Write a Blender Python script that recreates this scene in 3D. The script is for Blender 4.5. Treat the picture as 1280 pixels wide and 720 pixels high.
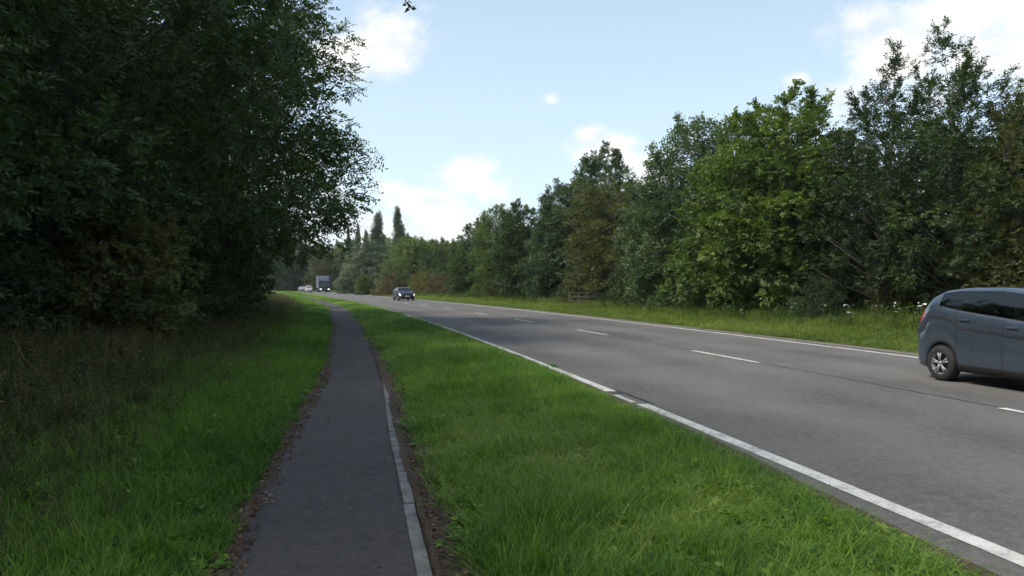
import bpy, math, random
import numpy as np
from math import radians, sin, cos, pi

# ------------------------------------------------------------------ reset
for o in list(bpy.data.objects):
    bpy.data.objects.remove(o, do_unlink=True)
scene = bpy.context.scene
COL = scene.collection

# ------------------------------------------------------------------ camera
H_CAM = 1.65
cam_d = bpy.data.cameras.new('camera'); cam = bpy.data.objects.new('camera', cam_d); COL.objects.link(cam)
cam_d.sensor_width = 36.0; cam_d.lens = 26.0
cam_d.clip_start = 0.05; cam_d.clip_end = 8000
cam.location = (0, 0, H_CAM); cam.rotation_euler = (radians(90 - 0.19), 0, 0)
scene.camera = cam

# ------------------------------------------------------------------ world, sun, exposure
SUN_EL, SUN_AZ = 52.0, -105.0          # azimuth measured from +Y towards +X
SKY_STRENGTH, CLOUD_RADIANCE = 0.135, 0.80
SUN_STRENGTH, SUN_ANGLE = 2.8, 14.0
scene.view_settings.view_transform = 'Standard'
scene.view_settings.look = 'None'
scene.view_settings.exposure = 0.58
scene.view_settings.gamma = 1.0
scene.view_settings.use_curve_mapping = False
scene.cycles.use_adaptive_sampling = True; scene.cycles.adaptive_threshold = .03
scene.cycles.max_bounces = 4; scene.cycles.diffuse_bounces = 2; scene.cycles.glossy_bounces = 2; scene.cycles.transmission_bounces = 2

world = bpy.data.worlds.new('World'); scene.world = world; world.use_nodes = True
world.cycles.sampling_method = 'MANUAL'; world.cycles.sample_map_resolution = 256
wn, wl = world.node_tree.nodes, world.node_tree.links
wn.clear()
w_out = wn.new('ShaderNodeOutputWorld')
sky = wn.new('ShaderNodeTexSky'); sky.sky_type = 'NISHITA'; sky.sun_disc = False
sky.sun_elevation = radians(SUN_EL); sky.sun_rotation = radians(SUN_AZ)
sky.air_density = 1.0; sky.dust_density = 1.6; sky.ozone_density = 1.2
bg_sky = wn.new('ShaderNodeBackground'); bg_sky.inputs[1].default_value = SKY_STRENGTH
tc = wn.new('ShaderNodeTexCoord')
sep = wn.new('ShaderNodeSeparateXYZ'); wl.new(tc.outputs['Generated'], sep.inputs[0])
# thin even veil of high cloud over the blue, denser towards the horizon
veil = wn.new('ShaderNodeMapRange'); wl.new(sep.outputs['Z'], veil.inputs['Value'])
veil.inputs['From Min'].default_value = 0.0; veil.inputs['From Max'].default_value = 0.5; veil.inputs['To Min'].default_value = .75; veil.inputs['To Max'].default_value = .28
vmix = wn.new('ShaderNodeMix'); vmix.data_type = 'RGBA'; wl.new(veil.outputs[0], vmix.inputs[0]); wl.new(sky.outputs[0], vmix.inputs[6])
vmix.inputs[7].default_value = (.60 / SKY_STRENGTH, .74 / SKY_STRENGTH, .80 / SKY_STRENGTH, 1)
wl.new(vmix.outputs[2], bg_sky.inputs[0])
def wmath(op, a, b=None, c=None):
    n = wn.new('ShaderNodeMath'); n.operation = op
    for i, v in enumerate((a, b, c)):
        if v is None: continue
        if isinstance(v, (int, float)): n.inputs[i].default_value = v
        else: wl.new(v, n.inputs[i])
    return n.outputs[0]
def wnoise(scale, detail, rough, stretch=(1, 1, 1), off=(0, 0, 0)):
    m = wn.new('ShaderNodeMapping'); m.inputs['Scale'].default_value = stretch; m.inputs['Location'].default_value = off
    wl.new(tc.outputs['Generated'], m.inputs[0])
    n = wn.new('ShaderNodeTexNoise'); n.inputs['Scale'].default_value = scale
    n.inputs['Detail'].default_value = detail; n.inputs['Roughness'].default_value = rough
    wl.new(m.outputs[0], n.inputs['Vector'])
    return n.outputs['Fac']
def pixdir(x, y):
    v = np.array([(x - 640) / 924.0, 1.0, (357 - y) / 924.0]); return v / np.linalg.norm(v)
# cumulus heaps: a spot in the sky (given as seen from the path), half width, half height in the same units
heaps = [(480, 45, 75, 52), (440, 70, 70, 40), (580, 222, 62, 36), (612, 240, 50, 34), (540, 262, 95, 42), (470, 285, 110, 40),
         (600, 292, 90, 34), (755, 190, 62, 34), (735, 172, 30, 22), (800, 215, 60, 34), (865, 178, 24, 20), (690, 124, 18, 10),
         (1190, 20, 130, 62), (1120, 62, 85, 50), (1250, 60, 110, 80), (1060, 118, 40, 46), (1000, 100, 18, 14), (1330, 10, 140, 110),
         (330, 250, 130, 80), (120, 120, 160, 100)]
blob = None
for (px, py, rx, ry) in heaps:
    c = pixdir(px, py)
    s = wn.new('ShaderNodeVectorMath'); s.operation = 'SUBTRACT'
    wl.new(tc.outputs['Generated'], s.inputs[0]); s.inputs[1].default_value = tuple(c)
    m = wn.new('ShaderNodeVectorMath'); m.operation = 'MULTIPLY'
    wl.new(s.outputs[0], m.inputs[0]); m.inputs[1].default_value = (924.0 / rx, 924.0 / rx, 924.0 / ry)
    l = wn.new('ShaderNodeVectorMath'); l.operation = 'LENGTH'; wl.new(m.outputs[0], l.inputs[0])
    b = wmath('SUBTRACT', 1.0, l.outputs['Value'])
    blob = b if blob is None else wmath('SMOOTH_MAX', blob, b, 0.25)
blob = wmath('MAXIMUM', blob, -1.0)
# broken cloud over the rest of the sky
other = wmath('SUBTRACT', wmath('MULTIPLY', wnoise(2.2, 1, .55, (1, 1, 1.8), (3.1, .4, 1.7)), 4.0), 2.15)
behind = wn.new('ShaderNodeMapRange'); behind.interpolation_type = 'SMOOTHSTEP'
wl.new(sep.outputs['Y'], behind.inputs['Value']); behind.inputs['From Min'].default_value = 0.72; behind.inputs['From Max'].default_value = 0.35
other = wmath('SUBTRACT', wmath('MULTIPLY', wmath('ADD', other, 1.0), behind.outputs[0]), 1.0)
field = wmath('MAXIMUM', blob, other)
fluff = wmath('SUBTRACT', wnoise(16, 6, .62, (1, 1, 1.35)), 0.5)
field = wmath('ADD', field, wmath('MULTIPLY', fluff, 2.2))
cov = wn.new('ShaderNodeMapRange'); cov.interpolation_type = 'SMOOTHSTEP'
wl.new(field, cov.inputs['Value']); cov.inputs['From Min'].default_value = 0.02; cov.inputs['From Max'].default_value = 0.95
cov_f = wmath('MULTIPLY', cov.outputs[0], 0.95)
tone = wn.new('ShaderNodeValToRGB')
tone.color_ramp.elements[0].position = 0.36; tone.color_ramp.elements[0].color = (.80, .82, .86, 1)
tone.color_ramp.elements[1].position = 0.52; tone.color_ramp.elements[1].color = (1.0, .965, .93, 1)
wl.new(wnoise(13, 2, .55, (1, 1, 2.2), (.3, .1, .09)), tone.inputs[0])
bg_cl = wn.new('ShaderNodeBackground'); bg_cl.inputs[1].default_value = CLOUD_RADIANCE
wl.new(tone.outputs[0], bg_cl.inputs[0])
wmix = wn.new('ShaderNodeMixShader'); wl.new(cov_f, wmix.inputs[0])
wl.new(bg_sky.outputs[0], wmix.inputs[1]); wl.new(bg_cl.outputs[0], wmix.inputs[2]); wl.new(wmix.outputs[0], w_out.inputs[0])

sun_d = bpy.data.lights.new('sun', 'SUN'); sun_d.energy = SUN_STRENGTH; sun_d.angle = radians(SUN_ANGLE); sun_d.color = (1, .93, .80)
sun = bpy.data.objects.new('sun', sun_d); COL.objects.link(sun)
from mathutils import Vector, Matrix, Euler
sdir = Vector((sin(radians(SUN_AZ)) * cos(radians(SUN_EL)), cos(radians(SUN_AZ)) * cos(radians(SUN_EL)), sin(radians(SUN_EL))))
sun.rotation_euler = (-sdir).to_track_quat('-Z', 'Y').to_euler(); sun.location = sdir * 80

# ------------------------------------------------------------------ helpers
def tag(o, label=None, cat=None, group=None, kind=None):
    if label: o['label'] = label
    if cat: o['category'] = cat
    if group: o['group'] = group
    if kind: o['kind'] = kind
    return o
def np_mesh(name, verts, faces, attrs=None, smooth=False):
    """verts (N,3); faces list of (K,n) int arrays (n = 3 or 4) or python lists; attrs {name:(N,) float}"""
    me = bpy.data.meshes.new(name)
    verts = np.asarray(verts, dtype=np.float32)
    if isinstance(faces, np.ndarray): faces = [faces]
    if len(faces) and not isinstance(faces[0], np.ndarray):
        me.from_pydata([tuple(map(float, v)) for v in verts], [], [tuple(int(i) for i in f) for f in faces])
    else:
        faces = [f for f in faces if len(f)]
        me.vertices.add(len(verts)); me.vertices.foreach_set('co', verts.ravel())
        if faces:
            loops = np.concatenate([f.ravel() for f in faces]).astype(np.int32)
            tot = np.concatenate([np.full(len(f), f.shape[1], np.int32) for f in faces])
            start = np.concatenate([[0], np.cumsum(tot)[:-1]]).astype(np.int32)
            me.loops.add(len(loops)); me.loops.foreach_set('vertex_index', loops)
            me.polygons.add(len(tot)); me.polygons.foreach_set('loop_start', start)
        me.update(calc_edges=True)
    if attrs:
        for k, a in attrs.items():
            a = np.asarray(a)
            if a.ndim == 2:
                at = me.attributes.new(k, 'FLOAT_VECTOR', 'POINT'); at.data.foreach_set('vector', a.astype(np.float32).ravel())
            elif a.dtype.kind == 'i':
                at = me.attributes.new(k, 'INT', 'POINT'); at.data.foreach_set('value', a.astype(np.int32))
            else:
                at = me.attributes.new(k, 'FLOAT', 'POINT'); at.data.foreach_set('value', a.astype(np.float32))
    if smooth and len(me.polygons):
        me.polygons.foreach_set('use_smooth', np.ones(len(me.polygons), bool))
    me.update()
    return me
def obj(name, me, mat=None, parent=None):
    o = bpy.data.objects.new(name, me); COL.objects.link(o)
    if mat is not None and me is not None and not me.materials: me.materials.append(mat)
    if parent is not None: o.parent = parent
    return o
def empty(name, loc=(0, 0, 0), rz=0, s=1):
    o = bpy.data.objects.new(name, None); COL.objects.link(o); o.location = loc; o.rotation_euler = (0, 0, rz)
    o.scale = (s, s, s) if isinstance(s, (int, float)) else s
    o.empty_display_size = .2
    return o
class MB:
    def __init__(s): s.v = []; s.f = []
    def add(s, v, f):
        n = len(s.v); s.v += [tuple(p) for p in v]; s.f += [tuple(i + n for i in q) for q in f]; return s
    def box(s, x0, x1, y0, y1, z0, z1, b=0.0):
        if b <= 0:
            v = [(x, y, z) for z in (z0, z1) for y in (y0, y1) for x in (x0, x1)]
            return s.add(v, [(0, 2, 3, 1), (4, 5, 7, 6), (0, 1, 5, 4), (2, 6, 7, 3), (0, 4, 6, 2), (1, 3, 7, 5)])
        import bmesh
        bm = bmesh.new(); bmesh.ops.create_cube(bm, size=1)
        for q in bm.verts: q.co = Vector(((x0 + x1) / 2 + q.co.x * (x1 - x0), (y0 + y1) / 2 + q.co.y * (y1 - y0), (z0 + z1) / 2 + q.co.z * (z1 - z0)))
        bmesh.ops.bevel(bm, geom=bm.edges[:], offset=b, segments=2, affect='EDGES', profile=.6)
        bm.verts.index_update(); v = [q.co[:] for q in bm.verts]; f = [[w.index for w in p.verts] for p in bm.faces]; bm.free()
        return s.add(v, f)
    def tube(s, pts, rads, n=6, cap=True):
        v, f = tube_np(np.array(pts, float), np.array(rads, float), n)
        base = len(s.v); s.add(v, f)
        if cap:
            m = len(pts); s.f.append(tuple(base + i for i in range(n))[::-1]); s.f.append(tuple(base + (m - 1) * n + i for i in range(n)))
        return s
    def lathe(s, prof, n=28, axis='y', c=(0, 0, 0)):
        """prof [(r, t)] spun round an axis through c"""
        v = []; f = []
        for (r, t) in prof:
            for k in range(n):
                a = 2 * pi * k / n
                if axis == 'y': v.append((c[0] + r * cos(a), c[1] + t, c[2] + r * sin(a)))
                else: v.append((c[0] + r * cos(a), c[1] + r * sin(a), c[2] + t))
        for i in range(len(prof) - 1):
            for k in range(n):
                f.append((i * n + k, i * n + (k + 1) % n, (i + 1) * n + (k + 1) % n, (i + 1) * n + k))
        return s.add(v, f)
    def build(s, name, mat, parent=None, smooth=False):
        me = bpy.data.meshes.new(name); me.from_pydata(s.v, [], s.f)
        if smooth: me.polygons.foreach_set('use_smooth', np.ones(len(me.polygons), bool))
        me.update(); return obj(name, me, mat, parent)
def tube_np(pts, rads, n=5):
    m = len(pts); v = []; f = []
    d = np.gradient(pts, axis=0); d /= (np.linalg.norm(d, axis=1)[:, None] + 1e-9)
    ref = np.array([1.0, 0.13, 0.07]) if abs(d[0][2]) > .6 else np.array([0.05, 0.1, 1.0])
    for i in range(m):
        a = np.cross(d[i], ref); a /= np.linalg.norm(a) + 1e-9; b = np.cross(d[i], a)
        for k in range(n):
            t = 2 * pi * k / n; v.append(pts[i] + rads[i] * (a * cos(t) + b * sin(t)))
    for i in range(m - 1):
        for k in range(n):
            f.append((i * n + k, i * n + (k + 1) % n, (i + 1) * n + (k + 1) % n, (i + 1) * n + k))
    return v, f

# ------------------------------------------------------------------ materials
def new_mat(name):
    m = bpy.data.materials.new(name); m.use_nodes = True; nt = m.node_tree
    b = nt.nodes['Principled BSDF']; return m, nt, b
def simple(name, col, rough=.5, metal=0.0, spec=.5, coat=0.0):
    m, nt, b = new_mat(name)
    b.inputs['Base Color'].default_value = (*col, 1); b.inputs['Roughness'].default_value = rough
    b.inputs['Metallic'].default_value = metal; b.inputs['Specular IOR Level'].default_value = spec
    b.inputs['Coat Weight'].default_value = coat
    return m
def nmath(nt, op, a, b=None, c=None):
    n = nt.nodes.new('ShaderNodeMath'); n.operation = op
    for i, v in enumerate((a, b, c)):
        if v is None: continue
        if isinstance(v, (int, float)): n.inputs[i].default_value = v
        else: nt.links.new(v, n.inputs[i])
    return n.outputs[0]
def nnoise(nt, scale, detail=4, rough=.55, vec=None, stretch=None):
    n = nt.nodes.new('ShaderNodeTexNoise'); n.inputs['Scale'].default_value = scale
    n.inputs['Detail'].default_value = detail; n.inputs['Roughness'].default_value = rough
    if vec is None:
        t = nt.nodes.new('ShaderNodeNewGeometry'); vec = t.outputs['Position']
    if stretch:
        mp = nt.nodes.new('ShaderNodeMapping'); mp.inputs['Scale'].default_value = stretch; nt.links.new(vec, mp.inputs[0]); vec = mp.outputs[0]
    nt.links.new(vec, n.inputs['Vector'])
    return n.outputs['Fac']
def nramp(nt, fac, stops):
    r = nt.nodes.new('ShaderNodeValToRGB'); e = r.color_ramp.elements
    while len(e) < len(stops): e.new(.5)
    for i, (p, c) in enumerate(stops):
        e[i].position = p; e[i].color = (*c, 1)
    nt.links.new(fac, r.inputs[0]); return r.outputs[0]
def nmixc(nt, fac, a, b, mode='MIX'):
    n = nt.nodes.new('ShaderNodeMix'); n.data_type = 'RGBA'; n.blend_type = mode
    for s, v in ((0, fac), (6, a), (7, b)):
        if isinstance(v, (int, float)): n.inputs[s].default_value = v
        elif isinstance(v, tuple): n.inputs[s].default_value = (*v, 1)
        else: nt.links.new(v, n.inputs[s])
    return n.outputs[2]
def nbump(nt, b, h, dist, strength=1.0):
    n = nt.nodes.new('ShaderNodeBump'); n.inputs['Distance'].default_value = dist; n.inputs['Strength'].default_value = strength
    nt.links.new(h, n.inputs['Height']); nt.links.new(n.outputs[0], b.inputs['Normal'])
def attr(nt, name, typ='GEOMETRY'):
    n = nt.nodes.new('ShaderNodeAttribute'); n.attribute_name = name; n.attribute_type = typ; return n.outputs['Fac']

def asphalt(name, lo, hi, tracks=False):
    m, nt, b = new_mat(name)
    agg = nmath(nt, 'ADD', nmath(nt, 'MULTIPLY', nnoise(nt, 90, 3, .7), .5), nmath(nt, 'MULTIPLY', nnoise(nt, 26, 5, .8), .5)); mid = nnoise(nt, 9, 6, .75); big = nnoise(nt, .45, 5, .6, stretch=(1, .7, 1))
    c = nramp(nt, agg, [(.38, tuple(v * .72 for v in lo)), (.5, tuple((p + q) / 2 for p, q in zip(lo, hi))), (.64, tuple(v * 1.25 for v in hi))])
    c = nmixc(nt, nramp(nt, mid, [(.42, (.0, .0, .0)), (.62, (.65, .65, .65))]), c, tuple(v * .75 for v in lo))
    c = nmixc(nt, nramp(nt, big, [(.35, (0, 0, 0)), (.68, (.55, .55, .55))]), c, tuple(v * 1.25 for v in hi))
    if tracks:      # wheel paths polished a little paler, oil line between them; 'lat' is the distance across the lane
        lat = attr(nt, 'lat')
        w = nmath(nt, 'COSINE', nmath(nt, 'MULTIPLY', lat, 2 * pi / 2.15))
        w = nmath(nt, 'MULTIPLY', nmath(nt, 'ADD', w, 1.0), .10)
        c = nmixc(nt, w, c, tuple(v * 1.5 for v in hi))
    nt.links.new(c, b.inputs['Base Color']); b.inputs['Roughness'].default_value = .9; b.inputs['Specular IOR Level'].default_value = .2
    nbump(nt, b, agg, .006, .9)
    return m
M = {}
M['road'] = asphalt('road_asphalt', (.064, .061, .058), (.138, .131, .125), True)
M['path'] = asphalt('path_asphalt', (.050, .045, .043), (.089, .080, .076))
def paint_mat():
    m, nt, b = new_mat('road_paint')
    n = nnoise(nt, 30, 6, .75); n2 = nnoise(nt, 2.5, 4, .6)
    wear = nramp(nt, nmath(nt, 'ADD', nmath(nt, 'MULTIPLY', n, .6), nmath(nt, 'MULTIPLY', n2, .5)), [(.40, (.62, .61, .58)), (.56, (.50, .49, .46)), (.68, (.20, .19, .185))])
    nt.links.new(wear, b.inputs['Base Color']); b.inputs['Roughness'].default_value = .7; nbump(nt, b, n, .003, .6)
    return m
M['paint'] = paint_mat()
def soil_mat(name, stops, sc=9, bump=.03):
    m, nt, b = new_mat(name)
    n = nmath(nt, 'ADD', nmath(nt, 'MULTIPLY', nnoise(nt, sc, 6, .7), .7), nmath(nt, 'MULTIPLY', nnoise(nt, .7, 4, .6), .3))
    nt.links.new(nramp(nt, n, stops), b.inputs['Base Color']); b.inputs['Roughness'].default_value = .95; b.inputs['Specular IOR Level'].default_value = .2
    nbump(nt, b, n, bump)
    return m
M['turf'] = soil_mat('turf_soil', [(.3, (.020, .026, .010)), (.5, (.035, .060, .014)), (.7, (.05, .085, .02))])
M['dirt'] = soil_mat('dirt_edge', [(.3, (.034, .023, .017)), (.5, (.078, .054, .040)), (.72, (.16, .12, .09))], 22)
M['grit'] = soil_mat('road_grit', [(.3, (.10, .085, .07)), (.5, (.17, .15, .125)), (.72, (.26, .235, .2))], 30, .01)
M['field'] = soil_mat('field_ground', [(.3, (.02, .022, .012)), (.5, (.03, .042, .014)), (.7, (.05, .07, .02))], 2, .1)
def conc_mat():
    m, nt, b = new_mat('edging_concrete')
    n = nnoise(nt, 40, 6, .7); g = nnoise(nt, 5, 5, .6)
    c = nramp(nt, n, [(.3, (.15, .145, .13)), (.65, (.28, .27, .25))])
    c = nmixc(nt, nramp(nt, g, [(.40, (0, 0, 0)), (.62, (.85, .85, .85))]), c, (.085, .082, .07))
    nt.links.new(c, b.inputs['Base Color']); b.inputs['Roughness'].default_value = .9; nbump(nt, b, n, .006)
    return m
M['concrete'] = conc_mat()
M['joint'] = simple('bitumen_joint', (.035, .034, .036), .75)
def bark_mat(name, lo, hi):
    m, nt, b = new_mat(name)
    t = nt.nodes.new('ShaderNodeTexCoord')
    n = nnoise(nt, 6, 6, .7, t.outputs['Object'], (3, 3, .6))
    nt.links.new(nramp(nt, n, [(.3, lo), (.7, hi)]), b.inputs['Base Color']); b.inputs['Roughness'].default_value = .95
    nbump(nt, b, n, .05)
    return m
M['bark'] = bark_mat('bark_grey', (.035, .032, .027), (.12, .11, .095))
M['bark_pale'] = bark_mat('bark_pale', (.10, .095, .08), (.24, .225, .195))
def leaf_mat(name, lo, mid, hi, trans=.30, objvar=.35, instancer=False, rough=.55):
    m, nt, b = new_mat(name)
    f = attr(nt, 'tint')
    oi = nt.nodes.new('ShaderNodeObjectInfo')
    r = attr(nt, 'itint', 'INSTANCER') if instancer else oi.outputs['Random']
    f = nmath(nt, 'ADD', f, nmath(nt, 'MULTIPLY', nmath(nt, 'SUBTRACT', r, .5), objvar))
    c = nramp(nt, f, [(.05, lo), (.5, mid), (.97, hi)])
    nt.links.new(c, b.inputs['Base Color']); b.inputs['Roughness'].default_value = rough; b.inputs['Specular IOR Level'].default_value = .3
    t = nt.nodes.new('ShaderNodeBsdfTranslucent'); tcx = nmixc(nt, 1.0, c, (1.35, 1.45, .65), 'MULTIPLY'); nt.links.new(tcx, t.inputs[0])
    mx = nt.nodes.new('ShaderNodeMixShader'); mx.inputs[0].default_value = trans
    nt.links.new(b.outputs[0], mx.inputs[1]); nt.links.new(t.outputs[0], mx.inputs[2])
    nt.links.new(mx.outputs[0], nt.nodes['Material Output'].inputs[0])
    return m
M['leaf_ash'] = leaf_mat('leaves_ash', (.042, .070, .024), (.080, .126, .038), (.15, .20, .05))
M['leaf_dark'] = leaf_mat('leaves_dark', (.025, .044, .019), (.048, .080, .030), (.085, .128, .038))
M['leaf_bluegreen'] = leaf_mat('leaves_bluegreen', (.042, .072, .038), (.078, .122, .060), (.12, .17, .075))
M['leaf_olive'] = leaf_mat('leaves_olive', (.048, .060, .022), (.098, .108, .036), (.17, .165, .05))
M['leaf_gold'] = leaf_mat('leaves_gold', (.085, .090, .024), (.150, .145, .038), (.25, .21, .055))
M['leaf_russet'] = leaf_mat('leaves_russet', (.085, .068, .034), (.14, .112, .056), (.22, .18, .085))
M['leaf_willow'] = leaf_mat('leaves_willow', (.075, .100, .060), (.125, .155, .095), (.18, .21, .13))
M['leaf_poplar'] = leaf_mat('leaves_poplar', (.050, .078, .042), (.090, .125, .068), (.13, .17, .09))
M['leaf_bright'] = leaf_mat('leaves_bright', (.058, .095, .026), (.108, .165, .040), (.19, .25, .06))
M['leaf_field'] = leaf_mat('leaves_field', (.065, .100, .032), (.115, .160, .048), (.18, .22, .065))
M['grass'] = leaf_mat('grass_blades', (.038, .098, .012), (.104, .225, .022), (.25, .33, .06), .42, 1.1, True, .5)
M['rough'] = leaf_mat('rough_grass', (.034, .050, .016), (.075, .085, .030), (.19, .155, .075), .3, .8, True, .7)
M['mown'] = leaf_mat('far_verge_grass', (.065, .105, .018), (.125, .180, .032), (.23, .25, .065), .38, .8, True, .6)
M['weed'] = leaf_mat('weed_leaves', (.028, .055, .014), (.060, .100, .025), (.12, .16, .04), .3, .7, True, .6)
M['litter'] = leaf_mat('dead_leaves', (.045, .024, .014), (.115, .066, .038), (.26, .18, .11), .1, .9, True, .8)
M['petal'] = simple('white_petals', (.75, .75, .70), .6)

# ------------------------------------------------------------------ the line of road and path (metres, camera at 0,0 looking along +Y)
def XC(Y):
    Y = np.asarray(Y, float)
    a = 8.56 - .198 * Y - Y * Y / 1006
    s72 = -.198 - 144 / 1006.
    b = (8.56 - .198 * 72 - 72 * 72 / 1006.) + s72 * (Y - 72)
    c = b - np.maximum(Y - 195, 0) ** 2 / 600. + np.maximum(Y - 270, 0) ** 2 / 600.
    return np.where(Y < 72, a, c)
def slope(Y): return (XC(Y + .05) - XC(Y - .05)) / .1
def road_pt(Y, off, z=0.0):
    s = float(slope(Y)); n = math.hypot(1, s)
    return np.array([float(XC(Y)) + off / n, Y - off * s / n, z])
PY = np.array([-40, 0, 4.2, 8.1, 12.4, 15.6, 28.8, 54, 85, 110, 160, 400.])
PX = np.array([7.5, -.20, -1.03, -1.83, -2.62, -3.30, -6.38, -12.7, -22.6, -31.2, -50, -180.])
_yy = np.linspace(-40, 400, 1761)
_px = np.interp(_yy, PY, PX)
_k = np.exp(-np.linspace(-2, 2, 25) ** 2); _k /= _k.sum()
_px = np.convolve(np.pad(_px, 12, mode='reflect', reflect_type='odd'), _k, 'valid')
def PC(Y): return np.interp(Y, _yy, _px)
def PW(Y): return np.interp(Y, [0, 5, 12, 30, 60], [.60, .59, .56, .55, .68])     # half width of the path
def wob(Y, a, sd):
    r = np.random.default_rng(sd); t = 0
    for k in range(6):
        t = t + np.sin(np.asarray(Y) * (.35 * 1.9 ** k) + r.uniform(0, 6)) / (1.35 ** k)
    return a * t / 2.2
def near_edge(Y): return XC(Y) - 4.64 - np.interp(Y, [0, 4.2, 8, 14, 400], [.42, .40, .28, .16, .14])     # outer edge of the asphalt by the near verge
def zL(X, Y):     # bank to the left of the path
    d = np.maximum(PC(Y) - PW(Y) - X, 0)
    return .012 + .05 * np.clip(d / .5, 0, 1) + .028 * np.clip(d - 1.5, 0, 12) + .03 * np.sin(X * 1.3 + Y * .7) * np.clip(d, 0, 1)
def zM(X, Y):     # verge between path and road
    l = PC(Y) + PW(Y); r = near_edge(Y); t = np.clip((X - l) / np.maximum(r - l, .05), 0, 1)
    return   .010 + .055 * np.sin(pi * t) ** .8 + .012 * np.sin(X * 2.1 + Y * 1.3) * np.sin(pi * t)
def zR(X, Y):     # verge beyond the road
    d = np.maximum(X - XC(Y) - 5.1, 0)
    return .012 + .04 * np.clip(d / .4, 0, 1) + .03 * np.clip(d - 1, 0, 14) + .02 * np.sin(X * .9 + Y * .8) * np.clip(d, 0, 1)

ROWS = np.concatenate([np.arange(-30, 30, .4), np.arange(30, 90, 1.2), np.arange(90, 330, 3.0)])
def strip(name, xl, xr, zf, nx, mat, rows=ROWS, parent=None, attrs=None, power=1.0):
    t = np.linspace(0, 1, nx) ** power
    Yg = np.repeat(rows[:, None], nx, 1); L = xl(rows)[:, None]; R = xr(rows)[:, None]
    Xg = L + (R - L) * t[None, :]
    Zg = zf(Xg, Yg)
    v = np.stack([Xg, Yg, Zg], -1).reshape(-1, 3); n = len(rows)
    i = (np.arange(n - 1)[:, None] * nx + np.arange(nx - 1)[None]).ravel()
    f = np.stack([i, i + 1, i + nx + 1, i + nx], 1)
    at = {k: fn(Xg, Yg).ravel() for k, fn in attrs.items()} if attrs else None
    return obj(name, np_mesh(name, v, f, at, True), mat, parent)
flat = lambda z: (lambda X, Y: np.full_like(X, z))
# ground to the horizon
gv = []; gf = []
for r in (0, 30, 80, 200, 500, 1200, 3500):
    for k in range(48): gv.append((r * cos(2 * pi * k / 48), r * sin(2 * pi * k / 48), -.05))
for i in range(6):
    for k in range(48): gf.append((i * 48 + k, i * 48 + (k + 1) % 48, (i + 1) * 48 + (k + 1) % 48, (i + 1) * 48 + k))
ground = obj('ground', np_mesh('ground', gv, gf), M['field']); tag(ground, kind='structure')
left_bank = strip('grass_bank', lambda Y: PC(Y) - PW(Y) - 45, lambda Y: PC(Y) - PW(Y) + .06, lambda X, Y: zL(X, Y) - .006, 50, M['turf']); tag(left_bank, kind='structure')
verge = strip('verge', lambda Y: PC(Y) + PW(Y) - .05, lambda Y: np.maximum(near_edge(Y) + .05, PC(Y) + PW(Y) + .05), lambda X, Y: zM(X, Y) - .006, 24, M['turf']); tag(verge, kind='structure')
far_verge = strip('far_verge', lambda Y: XC(Y) + 4.9, lambda Y: XC(Y) + 70, lambda X, Y: zR(X, Y) - .006, 70, M['turf'], power=1.8); tag(far_verge, kind='structure')
def latf(X, Y):
    o = X - XC(Y); return np.where(o < 0, o + 2.3, o - 2.1) + 2.15 * .25
road = strip('road', lambda Y: near_edge(Y) + wob(Y, .03, 3), lambda Y: XC(Y) + 4.95 + wob(Y, .05, 5), flat(.012), 40, M['road'], attrs={'lat': latf}); tag(road, kind='structure')
path = strip('footpath', lambda Y: PC(Y) - PW(Y) - .06 + wob(Y, .05, 7), lambda Y: PC(Y) + PW(Y) - .045, flat(.014), 8, M['path']); tag(path, kind='structure')
R2 = ROWS
# bare soil along the path and grit along the road, as uneven ribbons
def ribbon(name, xl, xr, z, mat, parent, rows=R2, nx=4): return strip(name, xl, xr, z, nx, mat, rows, parent)
near_rows = np.arange(-6, 60, .15)
ribbon('soil_edge', lambda Y: PC(Y) - PW(Y) - .02 - np.abs(wob(Y, .09, 11)) - .07, lambda Y: PC(Y) - PW(Y) - .0 + wob(Y, .05, 7) + np.abs(wob(Y * 2, .06, 12)), flat(.022), M['dirt'], path, near_rows)
ribbon('soil_edge', lambda Y: PC(Y) + PW(Y) - .01, lambda Y: PC(Y) + PW(Y) + np.interp(Y, [0, 4, 12, 18, 60], [.30, .26, .16, .10, .06]) + wob(Y, .06, 13), lambda X, Y: zM(X, Y) + .012, M['dirt'], path, near_rows)
ribbon('soil_edge', lambda Y: PC(Y) + PW(Y) - np.interp(Y, [0, 9, 11, 12.8], [.018, .022, .06, .105]) + wob(Y * 3, .030, 61), lambda Y: PC(Y) + PW(Y) + .04, lambda X, Y: .043 + 0 * X, M['dirt'], path, np.arange(1, 20, .06))
ribbon('soil_edge', lambda Y: near_edge(Y) - .12 + wob(Y, .05, 17), lambda Y: near_edge(Y) + .07 + wob(Y * 2, .05, 18), flat(.026), M['dirt'], road, np.arange(-6, 60, .15))
ribbon('grit_edge', lambda Y: XC(Y) + 4.66 + wob(Y, .07, 21), lambda Y: XC(Y) + 5.05 + wob(Y, .06, 22), flat(.02), M['grit'], road, np.arange(2, 120, .3))
# painted edge lines
def edge_line(off, w, y0, y1, parent, sd, step=.12):
    rows = np.arange(y0, y1, step)
    return strip('edge_line', lambda Y: XC(Y) + off - w / 2 + wob(Y * 9, .004, sd), lambda Y: XC(Y) + off + w / 2 + wob(Y * 9, .004, sd + 1), flat(.017), 2, M['paint'], rows, parent)
edge_line(-4.64, .165, -6, 10.25, road, 31)
edge_line(-4.70, .08, 10.35, 11.15, road, 35)      # worn remnant beside the broken edge
edge_line(-4.64, .165, 11.42, 60, road, 37)
edge_line(-4.64, .165, 60, 230, road, 39, 1.5)
edge_line(4.26, .17, 2, 60, road, 41)
edge_line(4.26, .17, 60, 230, road, 43, 1.5)
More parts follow.
